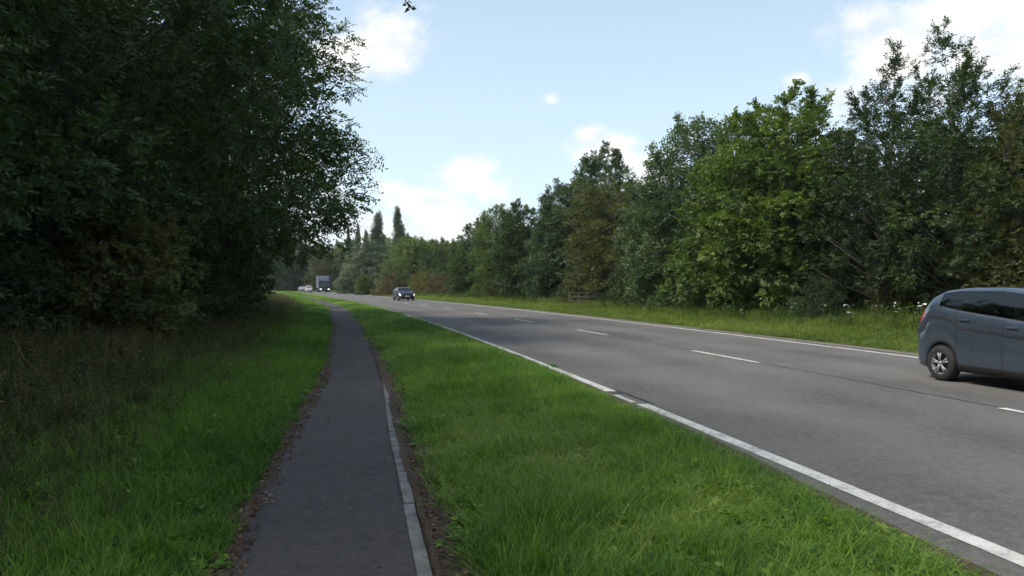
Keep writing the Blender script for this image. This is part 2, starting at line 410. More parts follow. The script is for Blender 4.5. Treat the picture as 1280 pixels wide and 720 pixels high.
# centre dashes, 3 m long every 9 m, each one a part of the road
dl = 3.0; mod = 8.95
Yd = 18.45
def dash(yn):      # yn = near end
    rows = np.linspace(yn, yn + dl * .975, 14); r = int(yn * 10) % 97
    strip('centre_dash', lambda Y: XC(Y) - .065 + wob(Y * 11, .006, r), lambda Y: XC(Y) + .065 + wob(Y * 11, .006, r + 1), flat(.021), 2, M['paint'], rows, road)
k = -2
while True:
    y = 15.65 + k * mod * .975
    if y > 150: break
    dash(y); k += 1
# bitumen joint down the middle and the broken place at the near edge
strip('centre_joint', lambda Y: XC(Y) + .05 - .018 + wob(Y * 6, .022, 51), lambda Y: XC(Y) + .05 + .016 + wob(Y * 6, .022, 51) + wob(Y * 13, .012, 52), flat(.0165), 2, M['joint'], np.arange(2, 60, .08), road)
strip('edge_crack', lambda Y: XC(Y) - 4.50 - .015 + wob(Y * 8, .03, 55), lambda Y: XC(Y) - 4.50 + .02 + .03 * np.sin((Y - 10.2) / 1.4 * pi) + wob(Y * 8, .03, 55) + wob(Y * 15, .02, 56), flat(.0205), 2, M['joint'], np.arange(10.2, 11.6, .05), road)
strip('edge_crack', lambda Y: XC(Y) - 4.74, lambda Y: XC(Y) - 4.50 + wob(Y * 8, .03, 55), flat(.0185), 2, M['joint'], np.arange(11.18, 11.40, .05), road)
strip('path_seam', lambda Y: PC(Y) - PW(Y) + .06, lambda Y: PC(Y) + PW(Y) - .12, flat(.0175), 2, M['grit'], np.array([28.55, 28.75]), path)
# concrete edging beside the path, one stone after another
em = MB().box(-.043, .043, 0, .905, -.06, .034, .008)
for i in range(22):
    y = 1.0 + i * .905
    if y > 12.2: break
    x0 = float(PC(y) + PW(y)) - .055; x1 = float(PC(y + .9) + PW(y + .9)) - .055
    if i == 0: e0 = em.build('edging_stone', M['concrete'], path); e = e0
    else: e = e0.copy(); COL.objects.link(e); e.parent = path
    rr = random.Random(i)
    e.location = (x0 + rr.uniform(-.006, .006), y, rr.uniform(-.012, .002)); e.rotation_euler = (rr.uniform(-.006, .006), rr.uniform(-.03, .03), -math.atan2(x1 - x0, .9))

# ------------------------------------------------------------------ scatter of grass and weeds (geometry nodes, everything inside one object)
def scatter(name, label, cat, pts, rot, scl, pick, itint, variants, mats):
    """variants: list of (verts, faces list of arrays, tint, material slot per face list)"""
    V = []; F3 = []; F4 = []; T = []; VID = []; M3 = []; M4 = []; n = 0
    for k, (v, fs, t, ms) in enumerate(variants):
        for f, mslot in zip(fs, ms):
            if f.shape[1] == 3: F3.append(f + n); M3.append(np.full(len(f), mslot))
            else: F4.append(f + n); M4.append(np.full(len(f), mslot))
        V.append(v); T.append(t); VID.append(np.full(len(v), k)); n += len(v)
    nv = n; npnt = len(pts)
    V.append(pts); T.append(np.zeros(npnt)); VID.append(np.full(npnt, -1))
    V = np.concatenate(V); faces = []; ml = []
    if F3: faces.append(np.concatenate(F3)); ml.append(np.concatenate(M3))
    if F4: faces.append(np.concatenate(F4)); ml.append(np.concatenate(M4))
    z = np.zeros((nv,)); z3 = np.zeros((nv, 3))
    me = np_mesh(name, V, faces, {'tint': np.concatenate(T), 'vid': np.concatenate(VID).astype(int), 'rot': np.concatenate([z3, rot]),
                 'scl': np.concatenate([z3, scl]), 'pick': np.concatenate([z, pick]).astype(int), 'itint': np.concatenate([z, itint])})
    for m in mats: me.materials.append(m)
    if len(mats) > 1: me.polygons.foreach_set('material_index', np.concatenate(ml).astype(np.int32))
    o = obj(name, me); tag(o, label, cat, kind='stuff')
    ng = bpy.data.node_groups.new(name + '_scatter', 'GeometryNodeTree')
    ng.interface.new_socket('Geometry', in_out='INPUT', socket_type='NodeSocketGeometry')
    ng.interface.new_socket('Geometry', in_out='OUTPUT', socket_type='NodeSocketGeometry')
    N, L = ng.nodes, ng.links
    gi = N.new('NodeGroupInput'); go = N.new('NodeGroupOutput')
    def named(nm, typ):
        a = N.new('GeometryNodeInputNamedAttribute'); a.data_type = typ; a.inputs[0].default_value = nm; return a.outputs[0]
    vid = named('vid', 'INT')
    def sel(kk):
        c = N.new('FunctionNodeCompare'); c.data_type = 'INT'; c.operation = 'EQUAL'
        L.new(vid, c.inputs[2]); c.inputs[3].default_value = kk
        s = N.new('GeometryNodeSeparateGeometry'); s.domain = 'POINT'
        L.new(gi.outputs[0], s.inputs[0]); L.new(c.outputs[0], s.inputs[1]); return s.outputs[0]
    mp = N.new('GeometryNodeMeshToPoints'); L.new(sel(-1), mp.inputs[0])
    g2i = N.new('GeometryNodeGeometryToInstance')
    for kk in reversed(range(len(variants))): L.new(sel(kk), g2i.inputs[0])
    ip = N.new('GeometryNodeInstanceOnPoints')
    L.new(mp.outputs[0], ip.inputs['Points']); L.new(g2i.outputs[0], ip.inputs['Instance'])
    ip.inputs['Pick Instance'].default_value = True
    L.new(named('pick', 'INT'), ip.inputs['Instance Index'])
    e2r = N.new('FunctionNodeEulerToRotation'); L.new(named('rot', 'FLOAT_VECTOR'), e2r.inputs[0]); L.new(e2r.outputs[0], ip.inputs['Rotation'])
    L.new(named('scl', 'FLOAT_VECTOR'), ip.inputs['Scale'])
    L.new(ip.outputs[0], go.inputs[0])
    md = o.modifiers.new('scatter', 'NODES'); md.node_group = ng
    return o
def tuft(sd, n, rad, h0, h1, w, lean=.5, curve=.6, segs=3):
    """a tuft of curved tapering blades"""
    r = np.random.default_rng(sd)
    a = r.uniform(0, 2 * pi, n); rr = rad * np.sqrt(r.uniform(0, 1, n))
    base = np.stack([rr * np.cos(a), rr * np.sin(a), np.zeros(n) - .02], 1)
    d = r.uniform(0, 2 * pi, n); dirv = np.stack([np.cos(d), np.sin(d), np.zeros(n)], 1)
    side = np.stack([-np.sin(d), np.cos(d), np.zeros(n)], 1)
    h = r.uniform(h0, h1, n); l = r.uniform(.05, lean, n); c = r.uniform(.1, curve, n); ww = w * r.uniform(.7, 1.3, n)
    V = []; T = []
    tb = r.uniform(0, 1, n) * .6
    for s in range(segs + 1):
        t = s / segs
        p = base + dirv * (h * (l * t + c * t * t))[:, None]; p[:, 2] += h * (t - .35 * c * t * t)
        wd = ww * (1 - t) ** .7 * .5 if s < segs else np.zeros(n)
        V.append(p - side * wd[:, None]); T.append(tb + .35 * t)
        if s < segs: V.append(p + side * wd[:, None]); T.append(tb + .35 * t)
    V = np.stack(V, 1); T = np.stack(T, 1); m = V.shape[1]; o = np.arange(n)[:, None] * m
    q = [np.array([2 * s, 2 * s + 1, 2 * s + 3, 2 * s + 2]) + o for s in range(segs - 1)]
    tri = np.array([2 * (segs - 1), 2 * (segs - 1) + 1, 2 * segs]) + o
    return V.reshape(-1, 3), [np.concatenate(q), tri], T.ravel(), [0, 0]
def weed(sd, h, nleaf, lw, ll, flower=0, spread=.25, slot_leaf=0):
    """an upright stem or three with leaves, with or without a flat head of tiny white flowers"""
    r = np.random.default_rng(sd); V = []; Q = []; T = []; MS = []; n = 0; FQ = []
    for st in range(r.integers(2, 5)):
        a = r.uniform(0, 2 * pi); b = np.array([r.normal(0, .06), r.normal(0, .06), -.02]); hh = h * r.uniform(.65, 1.1)
        tip = b + np.array([cos(a) * spread * hh * r.uniform(.2, 1), sin(a) * spread * hh * r.uniform(.2, 1), hh])
        sd_ = np.array([-sin(a), cos(a), 0]) * .006
        V += [b - sd_, b + sd_, tip + sd_ * .5, tip - sd_ * .5]; T += [.3] * 4; Q.append([n, n + 1, n + 2, n + 3]); n += 4
        for k in range(nleaf):
            t = r.uniform(.1, 1); p = b + (tip - b) * t; d = r.uniform(0, 2 * pi); s = (1.2 - .6 * t)
            dv = np.array([cos(d), sin(d), r.uniform(-.3, .6)]); dv /= np.linalg.norm(dv); sv = np.cross(dv, [r.normal(0, .3), r.normal(0, .3), 1]); sv /= np.linalg.norm(sv)
            L_ = ll * s * r.uniform(.6, 1.2); W_ = lw * s
            V += [p, p + dv * L_ * .45 + sv * W_ * .5, p + dv * L_ - np.array([0, 0, .15 * L_]), p + dv * L_ * .45 - sv * W_ * .5]
            tt = r.uniform(0, .9); T += [tt] * 4; Q.append([n, n + 1, n + 2, n + 3]); n += 4
        if flower:
            for k in range(flower):
                p = tip + np.array([r.normal(0, .055), r.normal(0, .055), r.uniform(-.01, .03)]); s = r.uniform(.012, .022)
                u = r.normal(0, .4, 2)
                V += [p + np.array([-s, -s, -s * u[0]]), p + np.array([s, -s, s * u[1]]), p + np.array([s, s, s * u[0]]), p + np.array([-s, s, -s * u[1]])]
                T += [.5] * 4; FQ.append([n, n + 1, n + 2, n + 3]); n += 4
    fs = [np.array(Q)]; ms = [0]
    if FQ: fs.append(np.array(FQ)); ms.append(1)
    return np.array(V), fs, np.array(T), ms
def sample(rng, y0, y1, xl, xr, dens, zf, ymargin=.30):
    """points in a strip, density(Y) per m2, only where a camera near this one could see them"""
    P = []
    ys = np.arange(y0, y1, .5)
    for y in ys:
        a, b = float(xl(y)), float(xr(y))
        if b - a < .02: continue
        lim = .70 * (y + .5) * (1 + ymargin) + 2.0
        a2, b2 = max(a, -lim), min(b, lim)
        if b2 <= a2: continue
        n = rng.poisson(float(dens(y)) * (b2 - a2) * .5)
        yy = y + rng.uniform(0, .5, n); la, lb = xl(yy), xr(yy)
        u = rng.uniform(0, 1, n); xx = np.maximum(la, -lim) + u * (np.minimum(lb, lim) - np.maximum(la, -lim))
        P.append(np.stack([xx, yy, zf(xx, yy)], 1))
    return np.concatenate(P)
def vnoise(x, y, sd, sc):
    r = np.random.default_rng(sd); t = 0
    for k in range(5):
        a = r.uniform(0, 2 * pi); f = sc * r.uniform(.7, 1.8); t = t + np.sin((x * cos(a) + y * sin(a)) * f + r.uniform(0, 6))
    return t / 5.0
def place(rng, P, smin, smax, wide, tilt=.12):
    n = len(P)
    rot = np.stack([rng.normal(0, tilt, n), rng.normal(0, tilt, n), rng.uniform(0, 2 * pi, n)], 1)
    s = rng.uniform(smin, smax, n); w = s * wide(P[:, 1])
    return rot, np.stack([w, w, s], 1)
dens_i = lambda pts, vals: (lambda y: np.interp(y, pts, vals))
rng = np.random.default_rng(5)
lush = [tuft(100 + i, 26, .10, .12, .30, .0075, .55, .75) for i in range(8)]
tall = [tuft(120 + i, 22, .09, .28, .52, .007, .45, .7) for i in range(4)]
broad = [weed(140 + i, .16, 12, .05, .10) for i in range(3)]
wide = lambda y: np.interp(y, [0, 12, 30, 60, 120], [1, 1.1, 1.5, 2.4, 3.4])
# --- verge between path and road
P = sample(rng, 1.5, 190, lambda y: PC(y) + PW(y) + np.interp(y, [0, 4, 12, 18, 60], [.26, .22, .13, .08, .04]), lambda y: near_edge(y) - .05,
           dens_i([0, 5, 10, 20, 40, 80, 190], [210, 210, 150, 70, 26, 9, 5]), zM)
nz = vnoise(P[:, 0], P[:, 1], 3, 1.5); nz2 = vnoise(P[:, 0], P[:, 1], 4, .5)
rot, scl = place(rng, P, .6, 1.05, wide, .16)
l = PC(P[:, 1]) + PW(P[:, 1]); r_ = near_edge(P[:, 1]); edge = np.clip(np.minimum(P[:, 0] - l, r_ - P[:, 0]) / .5, 0, 1)
nz3 = vnoise(P[:, 0], P[:, 1], 9, 4.0); eR = np.clip((r_ - P[:, 0]) / .5, 0, 1); hs = (.30 + .40 * edge) * (.6 + .4 * eR) * (1 + .38 * nz + .35 * nz3); scl[:, 2] *= hs * np.interp(P[:, 1], [0, 20, 60, 120], [1, 1, .9, .75])
pick = np.where((nz + .5 * nz3 > .18) & (rng.uniform(0, 1, len(P)) < .6 * edge), rng.integers(8, 12, len(P)), rng.integers(0, 8, len(P)))
pick = np.where((rng.uniform(0, 1, len(P)) < .07) & (P[:, 1] < 30), rng.integers(12, 15, len(P)), pick)
scl[pick >= 8, 2] *= .8
m_ = (rng.uniform(0, 1, len(P)) < .03) & (P[:, 1] < 40); pick[m_] = 15
it = np.clip(.55 + .40 * nz2 - .30 * nz - .25 * nz3 + rng.normal(0, .15, len(P)), 0, 1)
scatter('verge_grass', 'lush green uncut grass on the verge between footpath and road', 'grass', P, rot, scl, pick, it, lush + tall + broad + [tuft(160, 7, .09, .2, .42, .006, .5, .5)[:2] + (np.full(49, 1.6), [0, 0])], [M['grass']])
# --- left bank
gl = lambda y: PC(y) - PW(y)
P = sample(rng, 1.5, 120, lambda y: gl(y) - np.interp(y, [0, 20, 60, 120], [3.8, 3.2, 2.6, 2.4]), lambda y: gl(y) - .08 - .06 * np.abs(np.sin(y * 2.1)),
           dens_i([0, 5, 10, 20, 40, 80, 120], [150, 150, 110, 55, 22, 9, 6]), zL)
d = gl(P[:, 1]) - P[:, 0]; P = P[rng.uniform(0, 1, len(P)) < np.clip(np.exp(-(d - 1.0) / 1.4), .12, 1)]; d = gl(P[:, 1]) - P[:, 0]; nz = vnoise(P[:, 0], P[:, 1], 13, 1.4); nz2 = vnoise(P[:, 0], P[:, 1], 14, .6)
rot, scl = place(rng, P, .5, .9, wide, .16); scl[:, 2] *= (.55 + .65 * np.clip(d / 1.0, 0, 1)) * (1 + .3 * nz)
pick = np.where((rng.uniform(0, 1, len(P)) < .06) & (P[:, 1] < 30), rng.integers(12, 15, len(P)), np.where((d > 2.5) & (rng.uniform(0, 1, len(P)) < .25), rng.integers(8, 12, len(P)), rng.integers(0, 8, len(P))))
it = np.clip(.45 + .3 * nz2 - .15 * nz + rng.normal(0, .12, len(P)), 0, 1)
scatter('bank_grass', 'dark shaded grass on the bank left of the footpath', 'grass', P, rot, scl, pick, it, lush + tall + broad, [M['grass']])
# --- rough weeds under the left trees
rough = [tuft(200 + i, 24, .16, .35, .85, .008, .45, .8) for i in range(5)]
def straw(sd, n, h0, h1, w):
    v, f, t, ms = tuft(sd, n, .10, h0, h1, w, .35, .3); return v, f, np.full_like(t, 1.0), ms
stalk = [straw(240 + i, 6, .7, 1.35, .012) for i in range(3)]
nett = [weed(220 + i, .75, 20, .06, .12) for i in range(5)]
P = sample(rng, 3, 120, lambda y: gl(y) - np.interp(y, [0, 20, 60, 120], [12, 11, 9, 8]), lambda y: gl(y) - np.interp(y, [0, 20, 40, 120], [1.2, 1.2, 1.3, 1.3]) - .4 * np.sin(y * .8),
           dens_i([0, 8, 20, 40, 120], [85, 85, 42, 15, 5]), zL)
rot, scl = place(rng, P, .55, 1.1, lambda y: np.interp(y, [0, 20, 60], [1, 1.2, 1.8]), .18)
d = gl(P[:, 1]) - P[:, 0]; scl *= np.interp(d, [.8, 2.2, 4.5, 7], [.20, .38, .8, 1.1])[:, None]
pick = np.where(rng.uniform(0, 1, len(P)) < .5, rng.integers(0, 5, len(P)), rng.integers(5, 10, len(P)))
pick = np.where(rng.uniform(0, 1, len(P)) < .10, rng.integers(10, 13, len(P)), pick)
scatter('undergrowth', 'brown and dull green weeds and dry grass under the left trees', 'undergrowth', P, rot, scl, pick, rng.uniform(0, 1, len(P)), rough + nett + stalk, [M['rough']])
# --- far verge
short = [tuft(300 + i, 26, .16, .10, .26, .012, .6, .8) for i in range(5)]
P = sample(rng, 8, 210, lambda y: XC(y) + 5.05 + .10 * np.sin(y * 1.7), lambda y: XC(y) + 18, dens_i([0, 20, 40, 80, 210], [40, 32, 22, 9, 4]), zR)
d = P[:, 0] - XC(P[:, 1]) - 5
rot, scl = place(rng, P, .6, 1.1, lambda y: np.interp(y, [0, 20, 60, 150], [1, 1.3, 2.0, 3.2]), .16)
nz = vnoise(P[:, 0], P[:, 1], 23, .6)
scl[:, 2] *= np.interp(d, [0, 1.5, 3, 5], [.35, .8, 1.2, 1.9]) * (1 + .35 * nz)
it = np.clip(.5 + .35 * nz + rng.normal(0, .15, len(P)) - .08 * np.clip(d - 2, 0, 3), 0, 1)
scatter('far_verge_grass', 'yellow green grass on the verge across the road', 'grass', P, rot, scl, rng.integers(0, 5, len(P)), it, short, [M['mown']])
# --- tall weeds with white flower heads along the far tree line
wf = [weed(320 + i, .85, 18, .05, .14, 5 if i < 3 else 0) for i in range(7)]
P = sample(rng, 12, 120, lambda y: XC(y) + 8.2 + .6 * np.sin(y * .6), lambda y: XC(y) + 16, dens_i([0, 40, 120], [2.6, 1.6, .8]), zR)
d = P[:, 0] - XC(P[:, 1])
P = P[np.hypot(P[:, 0] - 5.0, P[:, 1] - 52) > 3.4]
d = P[:, 0] - XC(P[:, 1])
near_car = np.exp(-((P[:, 1] - 24) / 10) ** 2)
rot, scl = place(rng, P, .5, 1.15, lambda y: np.interp(y, [0, 30, 80], [1, 1.2, 1.7]), .15)
pick = np.where(rng.uniform(0, 1, len(P)) < .012 + .16 * near_car, rng.integers(0, 3, len(P)), rng.integers(3, 7, len(P)))
scatter('roadside_weeds', 'tall weeds with small white flowers on the far verge', 'weeds', P, rot, scl, pick, rng.uniform(0, 1, len(P)), wf, [M['weed'], M['petal']])
# --- dead leaves along both edges of the path
lf = []
for i in range(4):
    r = np.random.default_rng(400 + i); L_, W_ = .045, .028
    v = np.array([[-L_, 0, .004], [-.2 * L_, W_, .012 + r.uniform(0, .012)], [L_, 0, .006], [-.2 * L_, -W_, .010 + r.uniform(0, .012)], [0, 0, .002]])
    lf.append((v, [np.array([[0, 4, 1], [1, 4, 2], [2, 4, 3], [3, 4, 0]])], np.full(5, .5), [0]))
Pa = sample(rng, 2, 40, lambda y: gl(y) - .2, lambda y: gl(y) + .10, dens_i([0, 8, 20, 40], [520, 400, 120, 30]), lambda X, Y: np.full_like(X, .026))
Pb = sample(rng, 2, 30, lambda y: PC(y) + PW(y) + .0, lambda y: PC(y) + PW(y) + .34, dens_i([0, 8, 20, 30], [480, 360, 90, 30]), lambda X, Y: zM(X, Y) + .016)
Pc = sample(rng, 2, 30, lambda y: gl(y) + .1, lambda y: PC(y) + PW(y) - .1, dens_i([0, 30], [1.6, 1.0]), lambda X, Y: np.full_like(X, .018))
P = np.concatenate([Pa, Pb, Pc])
rot, scl = place(rng, P, .18, .55, lambda y: np.interp(y, [0, 40], [1, 1.3]), .35)
scatter('leaf_litter', 'brown dead leaves scattered along the footpath edges', 'leaves', P, rot, scl, rng.integers(0, 4, len(P)), rng.uniform(0, 1, len(P)), lf, [M['litter']])

# ------------------------------------------------------------------ trees
def unit(v): return v / (np.linalg.norm(v, axis=-1, keepdims=True) + 1e-9)
def sprays(r, pos, axis, k, L, ll, lw, mode, tintbase):
    """k leaves on each spray; every leaf a folded four-sided blade"""
    n = len(pos)
    up = np.array([0, 0, 1.0]) + r.normal(0, .35, (n, 3))
    side = unit(np.cross(axis, up)); nrm = np.cross(side, axis)
    V = []; T = []
    Ls = L * r.uniform(.6, 1.25, n)
    for j in range(k):
        t = (j // 2 + .6) / (k / 2.0 + .3)
        sg = 1 if j % 2 else -1
        if mode == 'pinnate':
            b = pos + axis * (Ls * t)[:, None]
            d = unit(axis * .55 + side * sg * .85 + nrm * r.normal(-.05, .22, (n, 1)) + r.normal(0, .16, (n, 3)))
        else:
            b = pos + axis * (Ls * r.uniform(.1, 1, n))[:, None] + r.normal(0, .22, (n, 3)) * L
            d = unit(axis * .5 + side * sg * .5 + r.normal(0, .55, (n, 3)) + np.array([0, 0, -.15]))
        w = unit(np.cross(d, nrm + r.normal(0, .45, (n, 3))))
        l = (ll * r.uniform(.65, 1.25, n))[:, None]; ww = lw * r.uniform(.7, 1.2, n)[:, None]
        V.append(np.stack([b, b + d * l * .45 + w * ww * .5, b + d * l, b + d * l * .45 - w * ww * .5], 1))
        T.append(np.repeat(np.clip(tintbase + r.normal(0, .10, n), 0, 1)[:, None], 4, 1))
    V = np.concatenate(V).reshape(-1, 3); T = np.concatenate(T).ravel()
    f = np.arange(len(V)).reshape(-1, 4)
    return V, f, T
def profile(kind, h):
    if kind == 'round': return np.sin(np.clip(h, 0, 1) ** .75 * pi) ** .55
    if kind == 'egg': return np.clip(1.15 * np.sin(np.clip(h, 0, 1) ** .55 * pi) ** .7, .12, 1)
    if kind == 'spire': return np.clip(np.minimum(h * 4 + .3, 1) * (1 - h) ** .75, .05, 1)
    if kind == 'dome': return np.clip((1 - h ** 2.2) ** .5, .05, 1)
    if kind == 'open': return np.clip(np.sin(np.clip(h, 0, 1) ** .6 * pi) ** .8, .22, 1)
def grow(sd, H, R, base, kind, nclump, nspray, k=9, L=.42, ll=.13, lw=.05, mode='pinnate', crad=.20, trunk_r=None, droop=.25, bare=0, wisp=10, lean=0.0, lobes=3, flat_=.75):
    r = np.random.default_rng(sd)
    tr = trunk_r or H * .018
    wv = np.cumsum(r.normal(0, .012 * H, (9, 2)), 0); hz = np.linspace(-.25, H * .86, 9)
    tp = np.column_stack([wv[:, 0] * (hz > .1) + lean * hz * .4, wv[:, 1] * (hz > .1), hz])
    rad = tr * (1 - np.linspace(0, 1, 9)) ** .8 + .025; rad[0] *= 1.35
    tv, tf = tube_np(tp, rad, 9)
    wood_v, wood_f = [], []
    # clump centres, kept apart from each other
    C = []
    az0 = r.uniform(0, 6, lobes)
    cand = []
    while len(cand) < nclump * 9:
        h = r.uniform(0, 1) ** .92; a = r.uniform(0, 2 * pi)
        lump = 1 + .20 * sum(np.sin((i + 1) * a + az0[i] + h * 5 * (i - 1)) for i in range(lobes)) / lobes * 1.6
        rr = R * profile(kind, h) * lump * math.sqrt(r.uniform(.10, 1))
        z = base + (H - base) * h
        cx = np.interp(z, hz, tp[:, 0]); cy = np.interp(z, hz, tp[:, 1])
        cand.append((cx + rr * cos(a), cy + rr * sin(a), z))
    cand = np.array(cand); C = [cand[0]]; dmin = np.linalg.norm(cand - cand[0], axis=1)
    for _ in range(nclump - 1):
        i = int(np.argmax(dmin * r.uniform(.75, 1, len(cand)))); C.append(cand[i]); dmin = np.minimum(dmin, np.linalg.norm(cand - cand[i], axis=1))
    C = np.array(C)
    cr = R * crad * r.uniform(.7, 1.35, len(C))
    pos = []; ax = []; tb = []
    for i, c in enumerate(C):
        # limb from the trunk to the clump
        rh = math.hypot(c[0] - np.interp(c[2], hz, tp[:, 0]), c[1] - np.interp(c[2], hz, tp[:, 1]))
        z0 = np.clip(c[2] - rh * r.uniform(.45, .95) - .3, min(base * .7 + .3, H * .3), H * .8)
        s = np.array([np.interp(z0, hz, tp[:, 0]), np.interp(z0, hz, tp[:, 1]), z0])
        mid = (s + c) / 2 + np.array([0, 0, .10 * rh]) + r.normal(0, .07 * rh + .02, 3)
        t = np.linspace(0, 1, 6)[:, None]; q = (1 - t) ** 2 * s + 2 * t * (1 - t) * mid + t * t * c
        r0 = max(.016, .20 * np.interp(z0, hz, rad) + .003 * rh)
        v, f = tube_np(q, np.linspace(r0, .012, 6), 5); n = len(wood_v); wood_v += v; wood_f += [tuple(x + n for x in g) for g in f]
        m = int(nspray * r.uniform(.7, 1.3))
        d = unit(r.normal(0, 1, (m, 3))); rr = cr[i] * r.uniform(.15, 1, m) ** .55
        p = c + d * rr[:, None] * np.array([1, 1, flat_])
        outw = unit(np.array([c[0], c[1], .3 * (c[2] - (base + H) * .45)]) + 1e-6)
        a_ = unit(d * .8 + outw * .55 + r.normal(0, .35, (m, 3)) + np.array([0, 0, -droop]))
        pos.append(p); ax.append(a_); tb.append(np.full(m, r.normal(.42, .15)) + .10 * d[:, 2])
    # wispy leaders that break the outline
    for i in range(wisp):
        c = C[np.argsort(C[:, 2] + r.uniform(0, .45 * (H - base), len(C)))[-1 - i % len(C)]]
        d = unit(np.array([c[0] * .35, c[1] * .35, R * r.uniform(.3, .9)]) + r.normal(0, .15 * R, 3)); ln = R * r.uniform(.22, .42)
        q = np.array([c + d * ln * t for t in np.linspace(0, 1, 4)])
        v, f = tube_np(q, np.linspace(.02, .006, 4), 4); n = len(wood_v); wood_v += v; wood_f += [tuple(x + n for x in g) for g in f]
        m = int(nspray * .45); t = r.uniform(.15, 1.05, m)
        pos.append(c + d * (ln * t)[:, None] + r.normal(0, .10, (m, 3)) * R * .3 * (1.1 - t)[:, None]); ax.append(unit(d * .8 + r.normal(0, .6, (m, 3)))); tb.append(np.full(m, r.normal(.5, .12)))
    for i in range(bare):       # leafless grey twigs
        c = C[r.integers(len(C))] * np.array([1.06, 1.06, 1.0]); d = unit(np.array([c[0], c[1], R * r.uniform(-.2, .9)]) + r.normal(0, .3 * R, 3))
        for j in range(4):
            d2 = unit(d + r.normal(0, .45, 3)); ln = R * r.uniform(.12, .32); kink = unit(r.normal(0, 1, 3)) * ln * .12
            q = np.array([c, c + d2 * ln * .35 + kink, c + d2 * ln * .7 - kink * .5, c + d2 * ln])
            v, f = tube_np(q, np.linspace(.022, .006, 4), 4); n = len(wood_v); wood_v += v; wood_f += [tuple(x + n for x in g) for g in f]
    V, F, T = sprays(r, np.concatenate(pos), np.concatenate(ax), k, L, ll, lw, mode, np.concatenate(tb))
    return dict(trunk=(tv, tf), wood=(wood_v, wood_f), leaf=(V, F, T))
class Species:
    def __init__(s, name, leafmat, barkmat, **kw):
        g = grow(**kw); s.name = name; s.leafmat = leafmat
        s.trunk = np_mesh(name + '_trunk', np.array(g['trunk'][0]), g['trunk'][1], None, True); s.trunk.materials.append(barkmat)
        s.wood = np_mesh(name + '_limbs', np.array(g['wood'][0]), g['wood'][1], None, True); s.wood.materials.append(barkmat)
        s.leaf = np_mesh(name + '_leaves', g['leaf'][0], g['leaf'][1], {'tint': g['leaf'][2]}); s.leaf.materials.append(leafmat)
        s.alt = {}
    def crown(s, mat):
        if mat is None or mat is s.leafmat: return s.leaf
        if mat.name not in s.alt:
            m = s.leaf.copy(); m.materials.clear(); m.materials.append(mat); s.alt[mat.name] = m
        return s.alt[mat.name]
    def plant(s, name, label, cat, x, y, z, scale=1.0, rz=0.0, group=None, mat=None, squash=1.0):
        e = empty(name, (x, y, z), rz, (scale, scale, scale * squash)); tag(e, label, cat, group)
        obj('trunk', s.trunk, None, e); obj('branches', s.wood, None, e); obj('crown', s.crown(mat), None, e)
        return e
B, BP = M['bark'], M['bark_pale']
SP = {}
SP['ash_a'] = Species('ash_a', M['leaf_ash'], B, sd=1, H=14, R=5.0, base=2.4, kind='egg', nclump=160, nspray=86, k=9, L=.42, ll=.16, lw=.068, crad=.18)
SP['ash_b'] = Species('ash_b', M['leaf_ash'], B, sd=2, H=15, R=4.8, base=1.0, kind='round', nclump=150, nspray=78, k=9, L=.42, ll=.17, lw=.070, crad=.17)
SP['ash_open'] = Species('ash_open', M['leaf_dark'], BP, sd=3, H=12.5, R=3.4, base=.8, kind='open', nclump=108, nspray=62, k=9, L=.36, ll=.145, lw=.066, crad=.185, bare=24, wisp=24, droop=.05)
SP['field_a'] = Species('field_a', M['leaf_bluegreen'], B, sd=4, H=11.5, R=4.0, base=.3, kind='egg', nclump=130, nspray=70, k=9, L=.36, ll=.175, lw=.100, crad=.20, mode='pinnate', wisp=14, droop=.1)
SP['field_b'] = Species('field_b', M['leaf_dark'], B, sd=5, H=11.0, R=3.8, base=.3, kind='dome', nclump=130, nspray=68, k=8, L=.36, ll=.17, lw=.11, crad=.20, mode='broad', wisp=10, droop=.1)
SP['beech'] = Species('beech', M['leaf_olive'], B, sd=6, H=9.5, R=3.9, base=.2, kind='dome', nclump=125, nspray=64, k=8, L=.44, ll=.14, lw=.085, crad=.19, mode='pinnate', wisp=6, droop=.22, flat_=.30)
SP['poplar'] = Species('poplar', M['leaf_poplar'], B, sd=7, H=20, R=1.9, base=1.0, kind='spire', nclump=260, nspray=20, k=8, L=.5, ll=.26, lw=.16, crad=.22, mode='broad', droop=-.6, wisp=16, flat_=1.6)
SP['willow'] = Species('willow', M['leaf_willow'], B, sd=8, H=11, R=5.5, base=.4, kind='dome', nclump=110, nspray=56, k=10, L=.9, ll=.34, lw=.12, crad=.20, droop=1.1, wisp=4)
SP['round'] = Species('round', M['leaf_field'], B, sd=9, H=10.5, R=5.2, base=.4, kind='dome', nclump=120, nspray=54, k=8, L=.45, ll=.28, lw=.18, crad=.20, mode='broad', wisp=6)
SP['shrub'] = Species('shrub', M['leaf_olive'], B, sd=10, H=3.2, R=2.2, base=.05, kind='dome', nclump=48, nspray=52, k=8, L=.28, ll=.12, lw=.07, crad=.24, mode='broad', wisp=10, trunk_r=.05)
SP['hazel'] = Species('hazel', M['leaf_olive'], B, sd=11, H=4.4, R=2.6, base=.3, kind='dome', nclump=60, nspray=56, k=8, L=.34, ll=.13, lw=.095, crad=.23, mode='pinnate', wisp=10, trunk_r=.07, droop=.3)

